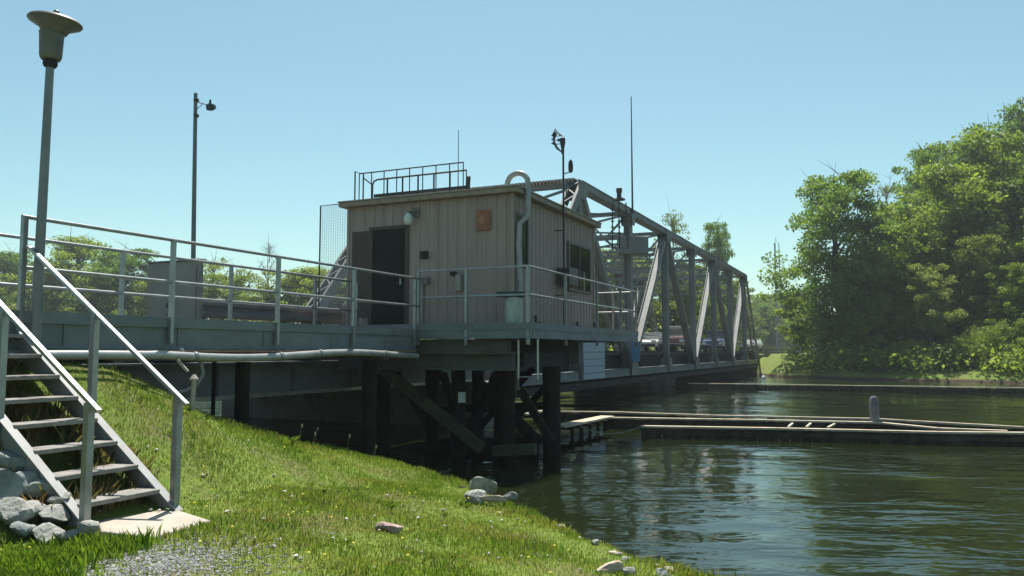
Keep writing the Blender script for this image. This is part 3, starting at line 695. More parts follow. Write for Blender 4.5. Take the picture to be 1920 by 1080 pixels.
b = MB(); b.uv(HU0-.18, HU1+.18, HV0-.18, HV1+.18, HT+.103, HT+.125); b.build('roof_flashing', mat('flashing', (.36, .33, .28), (.25, .2, .16), 3, .5), rf)
b = MB(); b.uv(HU0-.015, HU0+.02, DV0, DV1, HB+.01, DZ); dr = b.build('door', M_door, ch)
b = MB(); b.uv(HU0-.06, HU0-.018, DV0+.06, DV0+.09, 1.35, 1.47); b.build('handle', M_galv, dr)
b = MB()
for v in (DV0-.05, DV1+.05): b.uv(HU0-.025, HU0+.01, v-.045, v+.045, HB, DZ+.05)
b.uv(HU0-.027, HU0+.01, DV0-.095, DV1+.095, DZ+.003, DZ+.07); b.build('door_frame', M_brown, ch)
b = MB(); b.uv(HU0-.012, HU0-.004, DV1+.10, HV1-.1, HB+.3, DZ); b.build('side_panel', M_brown, ch)
def window(u0, u1, z0, z1, open_=False):
    b = MB(); v = HV0
    for (a, c, e, f) in ((u0-.06, u1+.06, z0-.06, z0), (u0-.06, u1+.06, z1, z1+.06), (u0-.06, u0, z0, z1), (u1, u1+.06, z0, z1)): b.uv(a, c, v-.035, v+.01, e, f)
    wf = b.build('window', M_trimw, ch)
    b = MB(); b.uv(u0+.001, u1-.001, v-.012, v-.002, z0+.001, z1-.001); b.build('pane', M_glass, wf)
    b = MB(); b.uv((u0+u1)/2-.015, (u0+u1)/2+.015, v-.03, v-.013, z0, z1); b.build('mullion', M_trimw, wf)
window(HU0+.10, HU0+.66, 1.70, 2.62); window(u_on(1066, HV0), u_on(1104, HV0), 1.42, 2.42)
# ridge beam under corner window, conduit
b = MB(); 
b.tube([W(HU0-.02, 8.25, .55), W(HU0-.02, 8.25, 1.35)], .015); b.uv(HU0-.07, HU0-.02, 8.12, 8.3, 1.33, 1.47); b.build('conduit', M_trimw, ch)
# vent pipe: gooseneck on the corner
b = MB(); vu = 14.15; vv = HV0-.12
pts = [W(vu-.2, vv+.35, HT+.08), W(vu-.2, vv+.30, HT+.26)] + [W(vu+.0-.2*math.cos(t), vv+.17+.14*math.cos(t), HT+.30+.17*math.sin(t)) for t in np.linspace(0, math.pi, 9)] 
arch = [W(14.0, HV0+.22-.22*(1-math.cos(t)), HT+.24+.2*math.sin(t)) for t in np.linspace(0, math.pi, 11)]
pts = [W(14.0, HV0+.22, HT+.02)]+arch+[W(14.0, HV0-.22, HT-.30), W(14.0, HV0-.20, HT-.42), W(13.86, HV0-.10, HT-.58), W(13.84, HV0-.09, HT-1.0), W(13.9, HV0-.09, 1.25), W(13.9, HV0-.09, .95)]
b.tube(pts, .055, 12); b.build('vent_pipe', mat('vent_white', (.34, .34, .36), (.24, .24, .25), 6, .45), ch, True)
# things on and around the house
b = MB(); b.uv(HU0-.03, HU0-.022, 6.77, 7.08, 2.34, 2.74); s1 = thing('warning_sign', 'faded orange rectangular sign high on the house front wall', 'sign', W(HU0-.03, 6.92, 2.54))
b.build('sign_plate', M_orange, s1)
b = MB(); p0 = W(HU0-.034, 6.92, 2.55); 
b.lathe(p0, [(.075, -.002), (.085, 0), (.085, .002), (.075, .004)], 20, Matrix.Rotation(R(90), 3, 'X')); b.build('emblem', mat('faint_print', (.42, .20, .13), None, 9, .7), s1)
cm = thing('dome_camera', 'white domed wall camera on a bracket above the door', 'camera', W(HU0-.2, 8.5, 2.6))
b = MB(); b.bar(W(HU0, 8.42, 2.82), W(HU0-.22, 8.5, 2.78), .05, .04); b.uv(HU0-.04, HU0, 8.36, 8.50, 2.70, 2.90); b.build('bracket', M_trimw, cm)
b = MB(); b.lathe(W(HU0-.22, 8.5, 2.62), [(.0, -.10), (.05, -.09), (.08, -.05), (.09, 0), (.085, .06), (.05, .12), (.02, .15)], 18); b.build('dome', M_white, cm, True)
b = MB(); b.uv(HU0-.08, HU0-.005, 8.15, 8.30, 1.85, 2.0); tag(b.build('wall_box', M_dark, loc=W(HU0-.04, 8.2, 1.9)), 'small dark vent box right of the door', 'box')
mb_ = thing('meter_box', 'pale narrow box with a dark bracket on the front wall', 'box', W(HU0-.03, 7.5, 1.3))
b = MB(); b.uv(HU0-.10, HU0-.005, 7.38, 7.48, 1.18, 1.50); b.build('body', mat('box_tan', (.34, .31, .27), None, 5, .6), mb_)
b = MB(); b.uv(HU0-.07, HU0-.006, 7.50, 7.62, 1.48, 1.56); b.build('bracket', M_dark, mb_)
# drum on deck at the corner
dm = thing('water_tank', 'pale tank under a black lid at the corner of the platform', 'tank', W(13.45, 6.15, .40))
b = MB(); b.lathe(W(13.45, 6.13, .40), [(.16, 0), (.165, .05), (.17, .5), (.165, .58), (.12, .60)], 20); b.build('body', M_grime, dm, True)
b = MB(); b.box(*(lambda c: (c.x-.30, c.x+.22, c.y-.12, c.y+.12))(W(13.45, 6.15)), 1.005, 1.10); b.build('lid', M_black, dm)
# AC unit + open sash
acx = thing('air_conditioner', 'grey window air conditioner sticking out of the river side wall', 'air conditioner', W(16.2, HV0-.2, 1.55))
b = MB(); b.uv(15.95, 16.5, HV0-.34, HV0-.025, 1.42, 1.80); b.build('body', M_trimw, acx, bevel=.01)
b = MB(); [b.uv(15.935, 15.948, HV0-.32, HV0-.05, 1.46+.04*k, 1.475+.04*k) for k in range(8)]; b.build('grille', M_dark, acx)
b = MB(); b.tube([W(16.98, HV0-.30, 1.78), W(16.98, HV0-.03, 1.80), W(16.98, HV0-.03, 1.38), W(16.98, HV0-.30, 1.36), W(16.98, HV0-.30, 1.78)], .012)
tag(b.build('window_bracket', M_rail, loc=W(16.98, HV0-.1, 1.5)), 'thin metal frame bracket beside the large window', 'bracket')
# clutter on deck right side
for i, (u, s, lab) in enumerate(((14.6, .16, 'dark tool leaning at the wall foot'), (17.0, .12, 'dark lump of rope on the deck'), (18.2, .14, 'dark block on the deck near the window'))):
    b = MB(); b.bar(W(u, HV0-.12, PKT-.1), W(u+.05, HV0-.1, PKT+s*1.2), .06, .05); b.bar(W(u+.05, HV0-.15, PKT-.1), W(u+.18, HV0-.12, PKT+.05), .08, .05)
    tag(b.build('deck_clutter', M_black, loc=W(u, HV0-.1, .4)), lab, 'clutter')
# mast on river side wall
mv = HV0-.2; mu = u_on(1057, mv)
ms = thing('antenna_mast', 'thin mast with wind sensor cage and small dish at the house side', 'antenna mast', W(mu, mv, .4))
b = MB(); top = 4.62; mz = px(1057, 265, W(mu, mv).y).z
b.tube([W(mu, mv, .40), W(mu, mv, mz+.1)], .022, 8)
b.bar(W(mu, mv, 2.6), W(mu, HV0, 2.6), .02, .02); b.bar(W(mu, mv, 1.2), W(mu, HV0, 1.2), .02, .02); b.build('pole', M_black, ms)
c = W(mu, mv, mz)
b = MB()
for k in range(6):
    a = k*.4-1; b.tube([c+Vector((-.02, 0, -.25)), c+Vector((-.14, .08*a, -.14)), c+Vector((-.21, .12*a, .0)), c+Vector((-.23+.02*k, .12*a, .12+.02*k)), c+Vector((-.17+.035*k, .14*a, .24-.02*k))], .012, 6)
for z_ in (-.05, .04, .13): b.tube([c+Vector((-.2, -.14, z_)), c+Vector((-.25, 0, z_)), c+Vector((-.2, .14, z_+.02)), c+Vector((-.05, .1, z_+.02))], .011, 6)
b.build('cage', M_black, ms)
b = MB(); b.lathe(c+Vector((-.01, 0, -.06)), [(.03, -.22), (.035, -.1), (.05, -.02), (.06, .04), (.055, .13), (.03, .15)], 12); b.box(c.x-.12, c.x+.0, c.y-.03, c.y+.03, c.z+.0, c.z+.05); b.build('sensor', M_black, ms, True)
d0 = px(1070, 312, c.y); b = MB(); b.lathe(d0, [(.02, -.14), (.05, -.10), (.055, 0), (.045, .10), (.015, .15)], 12); b.bar(d0+Vector((-.14, 0, -.16)), d0+Vector((0, 0, -.12)), .02, .02); b.build('dish', M_black, ms, True)
# whip antennas
w1 = W(15.0, 7.55, 0); w1 = px(859, 345, W(15.0, 7.9).y)
b = MB(); b.tube([(w1.x, w1.y, HT+.1), (w1.x, w1.y, px(859, 243, w1.y).z)], [.014, .007], 6); tag(b.build('whip_antenna', M_black, loc=(w1.x, w1.y, HT+.1)), 'short thin antenna at the end of the roof railing', 'antenna')
w2 = px(1186, 400, 36.6); b = MB(); b.tube([(w2.x, w2.y, px(0, 400, 36.6).z), (w2.x, w2.y, px(0, 181, 36.6).z)], [.05, .022], 6)
tag(b.build('whip_antenna', M_black, loc=(w2.x, w2.y, 5)), 'very tall thin antenna rising from the truss', 'antenna')
# roof railing
rr_ = thing('roof_railing', 'low black handrail frames around the ladder hatch on the roof', 'railing', W(14.6, 9.0, HT+.12))
RZ = HT+.13
def rp(x, y, Y): q = px(x, y, Y); return q
ruf = 13.85; 
for u, x0, x1, zt_ in ((13.9, 672, 868, RZ+.62),):
    v0, v1 = on_u(x0, u), on_u(x1, u)
    b = MB(); b.tube([W(u, v0, zt_), W(u, v1, zt_)], .014); b.build('top_rail', M_black, rr_)
    for k in range(9):
        v = v0+(v1-v0)*k/8; b = MB(); b.tube([W(u, v, RZ), W(u, v, zt_)], .012, 6); b.build('post', M_black, rr_)
u = 14.7; v0, v1 = on_u(697, u), on_u(874, u); zt_ = RZ+.66
b = MB(); b.tube([W(u, v0, RZ), W(u, v0, zt_-.12), W(u, v0-.04, zt_-.03), W(u, v0-.14, zt_), W(u, v1, zt_), W(u, v1, RZ)], .02); b.build('top_rail', M_black, rr_)
b = MB(); b.uv(u-.02, u+.02, v1, v0-.05, RZ+.26, RZ+.33); b.build('toe_board', M_black, rr_)
for k in range(1, 6):
    v = v0+(v1-v0)*k/6; b = MB(); b.bar(W(u, v, RZ), W(u, v, zt_), .035, .025); b.build('post', M_black, rr_)
b = MB(); vq = on_u(664, 13.9); b.tube([W(13.9, vq, RZ-.1), W(13.9, vq, RZ+.68), W(14.2, vq, RZ+.68), W(14.2, vq, RZ-.1)], .016); b.tube([W(14.2, vq, RZ+.60), W(14.7, v0, RZ+.55)], .014); b.build('ladder_hoop', M_black, rr_)
q = px(878, 342, W(14.8, 7.4).y); b = MB(); b.box(q.x-.05, q.x+.04, q.y-.05, q.y+.05, HT+.12, q.z+.02); b.lathe((q.x+.0, q.y, q.z+.05), [(.03, -.05), (.05, 0), (.05, .07), (.03, .09)], 10)
tag(b.build('roof_beacon', M_black, loc=(q.x, q.y, HT+.12)), 'small dark beacon on the roof by the railing end', 'beacon')
# fence screen beside house
fs_ = thing('mesh_fence', 'tall thin mesh screen standing left of the control house', 'fence', W(14.6, 10.6, 0))
fu = 14.6; vA = on_u(600, fu); zT = px(600, 386, W(fu, vA).y).z
b = MB(); b.tube([W(fu, vA, 0), W(fu, vA, zT), W(fu, 10.14, zT)], .018, 8); b.build('frame', M_black, fs_)
b = MB(); n = 22
for k in range(n+1):
    v = 10.14+(vA-10.14)*k/n; b.bar(W(fu, v, .1), W(fu, v, zT), .005, .004)
for k in range(90): z = .1+(zT-.1)*k/90; b.bar(W(fu, 10.14, z), W(fu, vA, z), .005, .004)
b.build('mesh', mat('mesh_wire', (.5, .53, .54), None, 5, .5), fs_)

# ================================================================== SWING BRIDGE
BN, BF = 10.5, 19.4; U0, DU = 22.0, 6.95; ZBC, ZTC = -.92, 6.45
br = thing('swing_bridge', 'grey steel through truss swing bridge crossing the river', 'bridge', W(49.8, 15, -1))
def node(k, v, top): return W(U0+DU*k, v, ZTC if top else ZBC)
SIDE = W(0, 1, 0)
def member(name, p, q, wv, h, lace=False, m=M_steel):
    # two side channels (in the v direction) joined by a web / lacing
    b = MB(); p, q = Vector(p), Vector(q); d = (q-p).normalized(); up = SIDE.cross(d).normalized()
    if not lace:
        b.bar(p, q, wv*.98, h*.3, side=SIDE)
        for s in (-1, 1): b.bar(p+SIDE*s*wv/2, q+SIDE*s*wv/2, .03, h, side=SIDE)
    else:
        for s in (-1, 1):
            b.bar(p+SIDE*s*wv/2, q+SIDE*s*wv/2, .03, h, side=SIDE)
            b.bar(p+SIDE*s*(wv/2-.045)+up*h*.5, q+SIDE*s*(wv/2-.045)+up*h*.5, .09, .015, side=SIDE)
            b.bar(p+SIDE*s*(wv/2-.045)-up*h*.5, q+SIDE*s*(wv/2-.045)-up*h*.5, .09, .015, side=SIDE)
        L_ = (q-p).length; n = max(4, int(L_/.45)); 
        for k in range(n):
            a = p+(q-p)*k/n; c = p+(q-p)*(k+1)/n; s = 1 if k % 2 else -1
            for hh in (-1, 1): b.bar(a+SIDE*s*wv*.42+up*h*.5*hh, c-SIDE*s*wv*.42+up*h*.5*hh, .06, .012, side=SIDE)
    return b.build(name, m, br)
M_steelL = M_steel
for v in (BN, BF):
    b = MB(); e = SIDE
    p, q = node(1, v, 1), node(7, v, 1)
    b.bar(p, q, .46, .26, side=e); b.bar(p+Vector((0, 0, .15)), q+Vector((0, 0, .15)), .52, .025, side=e)
    b.build('top_chord', M_steel, br)
    b = MB(); p, q = node(0, v, 0), node(8, v, 0); b.bar(p, q, .34, .30, side=e); b.bar(p+Vector((0, 0, .16)), q+Vector((0, 0, .16)), .44, .02, side=e); b.bar(p-Vector((0, 0, .16)), q-Vector((0, 0, .16)), .44, .02, side=e)
    b.build('bottom_chord', M_kerb, br)
    for a, ta, c, tc in ((0, 0, 1, 1), (7, 1, 8, 0)):
        member('end_post', node(a, v, ta), node(c, v, tc), .52, .40, lace=True)
    for k in range(1, 8):
        member('vertical', node(k, v, 0), node(k, v, 1), .30, .36)
    for a, ta, c, tc in ((1, 1, 2, 0), (2, 0, 3, 1), (3, 1, 4, 0), (4, 0, 5, 1), (5, 1, 6, 0), (6, 0, 7, 1)):
        member('diagonal', node(a, v, ta), node(c, v, tc), .34, .26, lace=False)
    for k in range(0, 9):
        for top_ in (0, 1):
            if top_ and k in (0, 8): continue
            g = MB(); c = node(k, v, top_); r = .55 if (k % 2 == top_) else .34
            zz = [-1, 1]
            for s in (-1, 1):
                off = SIDE*s*.255
                pp_ = [c+off+W(-r, 0, -.18 if top_ else -.16), c+off+W(r, 0, -.18 if top_ else -.16), c+off+W(r, 0, .1 if top_ else .2), c+off+W(r*.5, 0, .13 if top_ else .6), c+off+W(-r*.5, 0, .13 if top_ else .6), c+off+W(-r, 0, .1 if top_ else .2)]
                if top_: pp_ = [c+off+W(-r, 0, .12), c+off+W(r, 0, .12), c+off+W(r, 0, -.2), c+off+W(r*.5, 0, -.6), c+off+W(-r*.5, 0, -.6), c+off+W(-r, 0, -.2)]
                g.prism(pp_, SIDE*s*.015)
            g.build('gusset_plate', M_steel, br)
# portals and sway frames
def strut(name, p, q, w_, h, m=M_steel): b = MB(); b.bar(p, q, w_, h, side=W(1, 0)); return b.build(name, m, br)
for k in range(1, 8):
    a, c = node(k, BN, 1), node(k, BF, 1); dz = 1.35 if k in (1, 7) else 1.15
    b = MB(); lo = Vector((0, 0, -dz))
    b.bar(a, c, .28, .16, side=W(1, 0)); b.bar(a+lo, c+lo, .22, .14, side=W(1, 0))
    n = 4
    for i in range(n):
        p0_, p1_ = a+(c-a)*i/n, a+(c-a)*(i+1)/n; pm_ = (p0_+p1_)/2
        b.bar(p0_, pm_+lo, .08, .08, side=W(1, 0)); b.bar(pm_+lo, p1_, .08, .08, side=W(1, 0))
    for s, qd in ((a, (c-a)), (c, (a-c))):
        b.bar(s+lo*1.9, s+qd*.13+lo, .1, .1, side=W(1, 0))
    b.build('portal_frame' if k in (1, 7) else 'sway_frame', M_steel, br)
# lateral bracing in the top plane
for k in range(1, 7):
    b = MB(); z_ = Vector((0, 0, -.05)); b.bar(node(k, BN, 1)+z_, node(k+1, BF, 1)+z_, .12, .08); b.bar(node(k, BF, 1)+z_*2.2, node(k+1, BN, 1)+z_*2.2, .12, .08); b.build('lateral_brace', M_steel, br)
# bright ribbed catwalk over the portal
b = MB(); a = node(1, BN, 1)+Vector((0, 0, .20)); c = node(1, BF, 1)+Vector((0, 0, .20)); b.bar(a, c, .62, .05, side=W(1, 0))
n = 60
for i in range(n): p = a+(c-a)*(i+.5)/n; b.bar(p+W(-.33, 0, -.13), p+W(-.33, 0, .03), .05, .02, side=W(0, 1))
b.build('portal_catwalk', mat('catwalk_pale', (.55, .48, .44), (.32, .22, .18), 3, .7), br)
# deck and fascia
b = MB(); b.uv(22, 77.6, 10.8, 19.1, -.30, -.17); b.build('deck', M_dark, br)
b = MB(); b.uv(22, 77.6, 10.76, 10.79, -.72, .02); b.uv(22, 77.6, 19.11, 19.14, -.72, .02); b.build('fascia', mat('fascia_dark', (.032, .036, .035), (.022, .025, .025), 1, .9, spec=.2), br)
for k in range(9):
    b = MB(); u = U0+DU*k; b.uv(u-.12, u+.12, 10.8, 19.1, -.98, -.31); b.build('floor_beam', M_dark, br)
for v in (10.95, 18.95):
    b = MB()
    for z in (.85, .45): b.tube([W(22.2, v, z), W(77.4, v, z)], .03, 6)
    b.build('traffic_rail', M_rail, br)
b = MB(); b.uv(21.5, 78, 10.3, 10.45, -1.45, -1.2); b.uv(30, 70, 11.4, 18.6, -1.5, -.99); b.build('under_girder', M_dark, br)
# pier for pivot
b = MB(); b.lathe(W(49.8, 14.95, -4), [(3.2, 0), (3.2, 2.4), (3.0, 2.5)], 36); tag(b.build('pivot_pier', M_concd, loc=W(49.8, 14.95, -3.6)), 'round concrete pier under the middle of the swing bridge', 'pier')
# equipment on the near truss: light and ladder
eq = px(1161, 375, 33.8)
nl = thing('navigation_light', 'dark lamp with hanging chains and ladder on the near truss chord', 'navigation light', (eq.x, eq.y, eq.z))
b = MB(); b.lathe(Vector((eq.x, eq.y, px(0, 375, 33.8).z)), [(.28, 0), (.25, .05), (.10, .12), (.10, .3), (.13, .34), (.13, .50), (.05, .54)], 12); b.build('lamp', M_black, nl, True)
for dx in (-.26, .0, .3):
    b = MB(); b.tube([(eq.x+dx, eq.y+.1, eq.z-.1), (eq.x+dx*1.2, eq.y+.1, eq.z-2.1)], .03, 6)
    for k in range(7): b.lathe((eq.x+dx*1.1, eq.y+.1, eq.z-.4-.25*k), [(.03, -.04), (.09, 0), (.03, .04)], 8)
    b.build('hanger', M_black, nl)
q = px(1200, 455, 35.5); b = MB(); b.box(q.x-.9, q.x+.45, q.y+.4, q.y+1.0, q.z-.45, q.z+.35)
tag(b.build('machine_cabinet', M_steel, loc=(q.x, q.y+.7, q.z-.45), bevel=.03), 'grey machinery box hung inside the truss', 'cabinet')
# boards on the truss
bd = thing('notice_board', 'tall pale blue board fixed to the truss base by the platform', 'board', px(1112, 710, 25.5))
def board(x0, y0, x1, y1, Y, m, par):
    a, c = px(x0, y1, Y), px(x1, y0, Y); b = MB(); b.box(a.x, c.x, Y-.02, Y+.02, a.z, c.z); return b.build('panel', m, par)
uB = 24.6; vb = 10.1
def board_uv(u0, u1, v, z0, z1, m, name, par, th=.03): b = MB(); b.uv(u0, u1, v, v+th, z0, z1); return b.build(name, m, par)
# columns x 1092..1131 on plane v=10.1
ua, ub = u_on(1092, 10.2), u_on(1131, 10.2); ya = W(ua, 10.2).y
board_uv(ua, ub, 10.17, px(0, 712, ya).z, px(0, 641, ya).z, M_panel, 'panel', bd)
b = MB()
for k in range(4): z = px(0, 712, ya).z + .22 + .27*k; b.uv(ua+.1, ub-.1, 10.16, 10.168, z, z+.02)
b.build('seam', M_girder, bd)
sg = thing('blue_sign', 'small bright blue sign on the foot of the first truss vertical', 'sign', W(35.9, 10.2, -.5))
board_uv(u_on(1182, 10.05), u_on(1197, 10.05), 10.02, px(0, 677, W(36, 10.1).y).z, px(0, 640, W(36, 10.1).y).z, M_blue, 'sign_plate', sg)

# ================================================================== STREET LIGHT behind the road
pb_ = px(362, 600, 26.0); sl = thing('camera_pole', 'tall slim grey pole with a small arm camera beyond the road', 'pole', (pb_.x, pb_.y, -.3))
ptp = px(368, 175, 26.0); b = MB(); b.tube([(pb_.x, pb_.y, -.3), (ptp.x-.02, ptp.y, ptp.z)], [.085, .06], 10); b.build('pole', mat('pole_grey', (.13, .16, .17), None, 3, .5, metal=.3), sl, True)
b = MB(); 
for yy in (188, 217): q = px(368, yy, 26); b.lathe(q, [(.09, -.04), (.09, .04)], 10)
q0, q1 = px(369, 191, 26), px(390, 197, 26); b.tube([q0, q1], .015); b.tube([px(369, 205, 26), px(380, 195, 26)], .012); b.build('arm', M_black, sl)
b = MB(); q = px(394, 199, 26); b.lathe(q, [(.13, -.12), (.10, 0), (.04, .12), (.03, .22)], 8); b.box(q.x-.1, q.x+.16, q.y-.1, q.y+.1, q.z-.08, q.z+.04); b.build('camera', M_black, sl)

# ================================================================== LATTICE TOWER far
tq = px(1461, 640, 130); tw = thing('lattice_tower', 'distant thin lattice tower beyond the bridge end', 'tower', (tq.x, tq.y, -1))
tz = px(0, 455, 130).z; b = MB()
for dx, dy in ((-.45, 0), (.45, 0), (0, .7)):
    b.tube([(tq.x+dx, tq.y+dy, -1), (tq.x+dx*.8, tq.y+dy, tz)], .07, 5)
for k in range(14):
    z = -1+(tz+.5)*k/14; b.bar((tq.x-.45, tq.y, z), (tq.x+.45, tq.y, z+.6 if k % 2 else z-.6), .13, .13)
    b.bar((tq.x+.45, tq.y, z), (tq.x, tq.y+.7, z+.6), .05, .05)
b.tube([(tq.x-.1, tq.y, tz), (tq.x-.1, tq.y, tz+.9)], .05, 5); b.build('mast', mat('tower_grey', (.25, .29, .31), None, 2, .6), tw)
# ================================================================== FENDERS
M_fend = mat('fender_timber', (.075, .06, .042), (.03, .026, .018), 3, .9, bump=.5, bscale=14, island=.35, spec=.2)
FT = -1.80
def fender(pts, label, wtop=.16, n_pile=None, t=FT):
    P = [Vector((x, y, 0)) for x, y in pts]; root = thing('fender', label, 'fender', (P[0].x, P[0].y, WATER), 'timber fenders in the river')
    b = MB(); c = MB(); 
    for a, d in zip(P[:-1], P[1:]):
        dn = (d-a).normalized(); nn = Vector((-dn.y, dn.x, 0)); 
        nc = max(1, int((d-a).length/3.1))
        for k in range(nc): c.bar(a+(d-a)*k/nc+Vector((0, 0, t-.02+.008*(k%2))), a+(d-a)*(k+1)/nc-dn*.012+Vector((0, 0, t-.02+.006*((k*7)%3))), wtop, .045, side=nn)
        LL = (d-a).length; npk = max(2, int(LL/.24)); rq = random.Random(len(label))
        for k in range(npk):
            q0_ = a+dn*(LL*k/npk+.006); q1_ = a+dn*(LL*(k+1)/npk-.006); jx = nn*rq.uniform(-.012, .012); tz_ = t-.05-rq.uniform(0, .03)
            b.bar(q0_+jx+Vector((0, 0, (tz_-2.9)/2)), q1_+jx+Vector((0, 0, (tz_-2.9)/2)), .07, tz_+2.9, side=nn)
        b.bar(a-nn*.07+Vector((0, 0, t-.16)), d-nn*.07+Vector((0, 0, t-.16)), .05, .10, side=nn)
    b.build('plank_wall', M_fend, root); c.build('cap_rail', M_wood, root)
    tot = 0
    for a, d in zip(P[:-1], P[1:]):
        L_ = (d-a).length; n = max(1, int(L_/1.6)); dn = (d-a).normalized(); nn = Vector((-dn.y, dn.x, 0))
        for k in range(n):
            q = a+(d-a)*(k+.5)/n + nn*.16; m_ = MB(); m_.tube([(q.x, q.y, -3.4), (q.x, q.y, t-.06)], .09, 8); m_.build('pile', M_fend, root)
    return root
fender([tuple(pxz(x, y, FT).xy) for x, y in ((1202, 798), (1460, 802), (1760, 809), (2100, 812))], 'nearest low timber fender wall with a pale cap rail')
fender([tuple(pxz(x, y, FT).xy) for x, y in ((1130, 782), (1400, 786), (1645, 791), (1760, 802), (1890, 807))], 'second fender rail just behind the nearest wall')
fender([tuple(pxz(x, y, FT).xy) for x, y in ((1000, 770), (1160, 772), (1335, 778), (1635, 784), (1920, 800), (2100, 808))], 'rearmost of the three near fender rails', wtop=.12)
fender([tuple(pxz(x, y, FT).xy) for x, y in ((1290, 718), (1500, 721), (1920, 727), (2300, 731))], 'long dark fender wall below the far bank', wtop=.2)
dk = thing('plank_ramp', 'sloping pale plank gangway between the platform pile and the fenders', 'gangway', pxz(1090, 792, FT))
a, c = pxz(1046, 800, FT), pxz(1140, 781, FT)
b = MB(); nn = (c-a).cross(Vector((0, 0, 1))).normalized()
for k in (-1, 0, 1): b.bar(a+nn*.13*k, c+nn*.13*k, .12, .05, side=nn)
b.build('planking', M_wood, dk)
b = MB()
for k in range(6): q = a+(c-a)*(k+.5)/6; b.bar(q-nn*.3+Vector((0, 0, -.06)), q+nn*.3+Vector((0, 0, -.06)), .08, .06); b.tube([q+nn*.25+Vector((0, 0, -1.6)), q+nn*.25+Vector((0, 0, -.05))], .05, 6)
b.build('bearers', M_woodd, dk)
for i, (x0, y0, x1, y1, lab) in enumerate(((985, 777, 1018, 771, 'pale plank end showing left of the stout pile'), (1012, 803, 1034, 800, 'short low plank at the foot of the stout pile'))):
    b = MB(); b.bar(pxz(x0, y0, FT), pxz(x1, y1, FT), .1, .06); tag(b.build('plank', M_wood, loc=pxz(x0, y0, FT)), lab, 'plank')
b = MB(); r0, r1 = pxz(1088, 799, FT), pxz(1202, 799, FT)
b.tube([r0+(r1-r0)*t+Vector((0, 0, -.26*4*t*(1-t)*.7)) for t in np.linspace(0, 1, 14)], .014, 6); tag(b.build('rope', M_rope, loc=r0), 'slack rope hanging from the gangway to the nearest fender', 'rope')
for x0, x1, y0 in ((1478, 1486, 799), (1512, 1520, 799), (1552, 1565, 800)):
    b = MB(); b.bar(pxz(x0, y0+2, FT), pxz(x1, y0-5, FT+.04), .05, .035); tag(b.build('cleat', M_wood, loc=pxz(x0, y0, FT)), 'short pale timber laid across the nearest fender wall', 'cleat', 'short timbers across the fender')
q = pxz(1640, 790, FT); b = MB(); zt_ = px(0, 743, q.y).z; b.tube([(q.x, q.y, -3.3), (q.x, q.y, zt_-.22), (q.x, q.y, zt_-.06), (q.x, q.y, zt_)], [.12, .115, .10, .06], 12)
tag(b.build('mooring_pile', mat('pile_grey', (.22, .21, .22), (.13, .12, .13), 6, .7), loc=(q.x, q.y, -3.3), smooth=True), 'single grey round topped pile standing at the fenders', 'pile')
for i, (x, m_, lab) in enumerate(((1657, M_red, 'short red topped stake on the far bank'), (1671, M_red, 'second red stake beside the first on the far bank'), (1705, M_white, 'short white stake on the far bank'), (1432, M_white, 'white post at the end of the far abutment'))):
    q = px(x, 716, 62); b = MB(); b.tube([(q.x, q.y, -2.3), (q.x, q.y, px(0, 703+(i > 1)*5, 62).z)], .16, 8); b.lathe((q.x, q.y, px(0, 703+(i > 1)*5, 62).z), [(.17, 0), (.12, .1), (.02, .16)], 8)
    tag(b.build('stake', m_, loc=(q.x, q.y, -2.3)), lab, 'stake', 'stakes along the far bank')
# far abutment
b = MB(); b.uv(77.8, 80, 9.8, 19.8, -4, -.30); b.prism([W(78, 9.6, -2.6), W(78, 9.6, .1), W(79.5, 9.6, .1), W(86, 9.6, -1.2), W(86, 9.6, -2.6)], W(0, .19, 0)); 
tag(b.build('abutment', M_concd, loc=W(78, 14, -3)), 'concrete abutment with sloping wing wall at the far bridge end', 'abutment')
# guardrail and bits beyond the far end
b = MB(); b.uv(80, 150, 10.2, 10.3, .30, .62)
for k in range(18): b.uv(81+k*4, 81.15+k*4, 10.32, 10.45, -1.2, .55)
tag(b.build('guardrail', mat('guardrail_dull', (.13,)*3), loc=W(80, 10.3, -.5)), 'grey guardrail along the road beyond the bridge', 'guardrail')

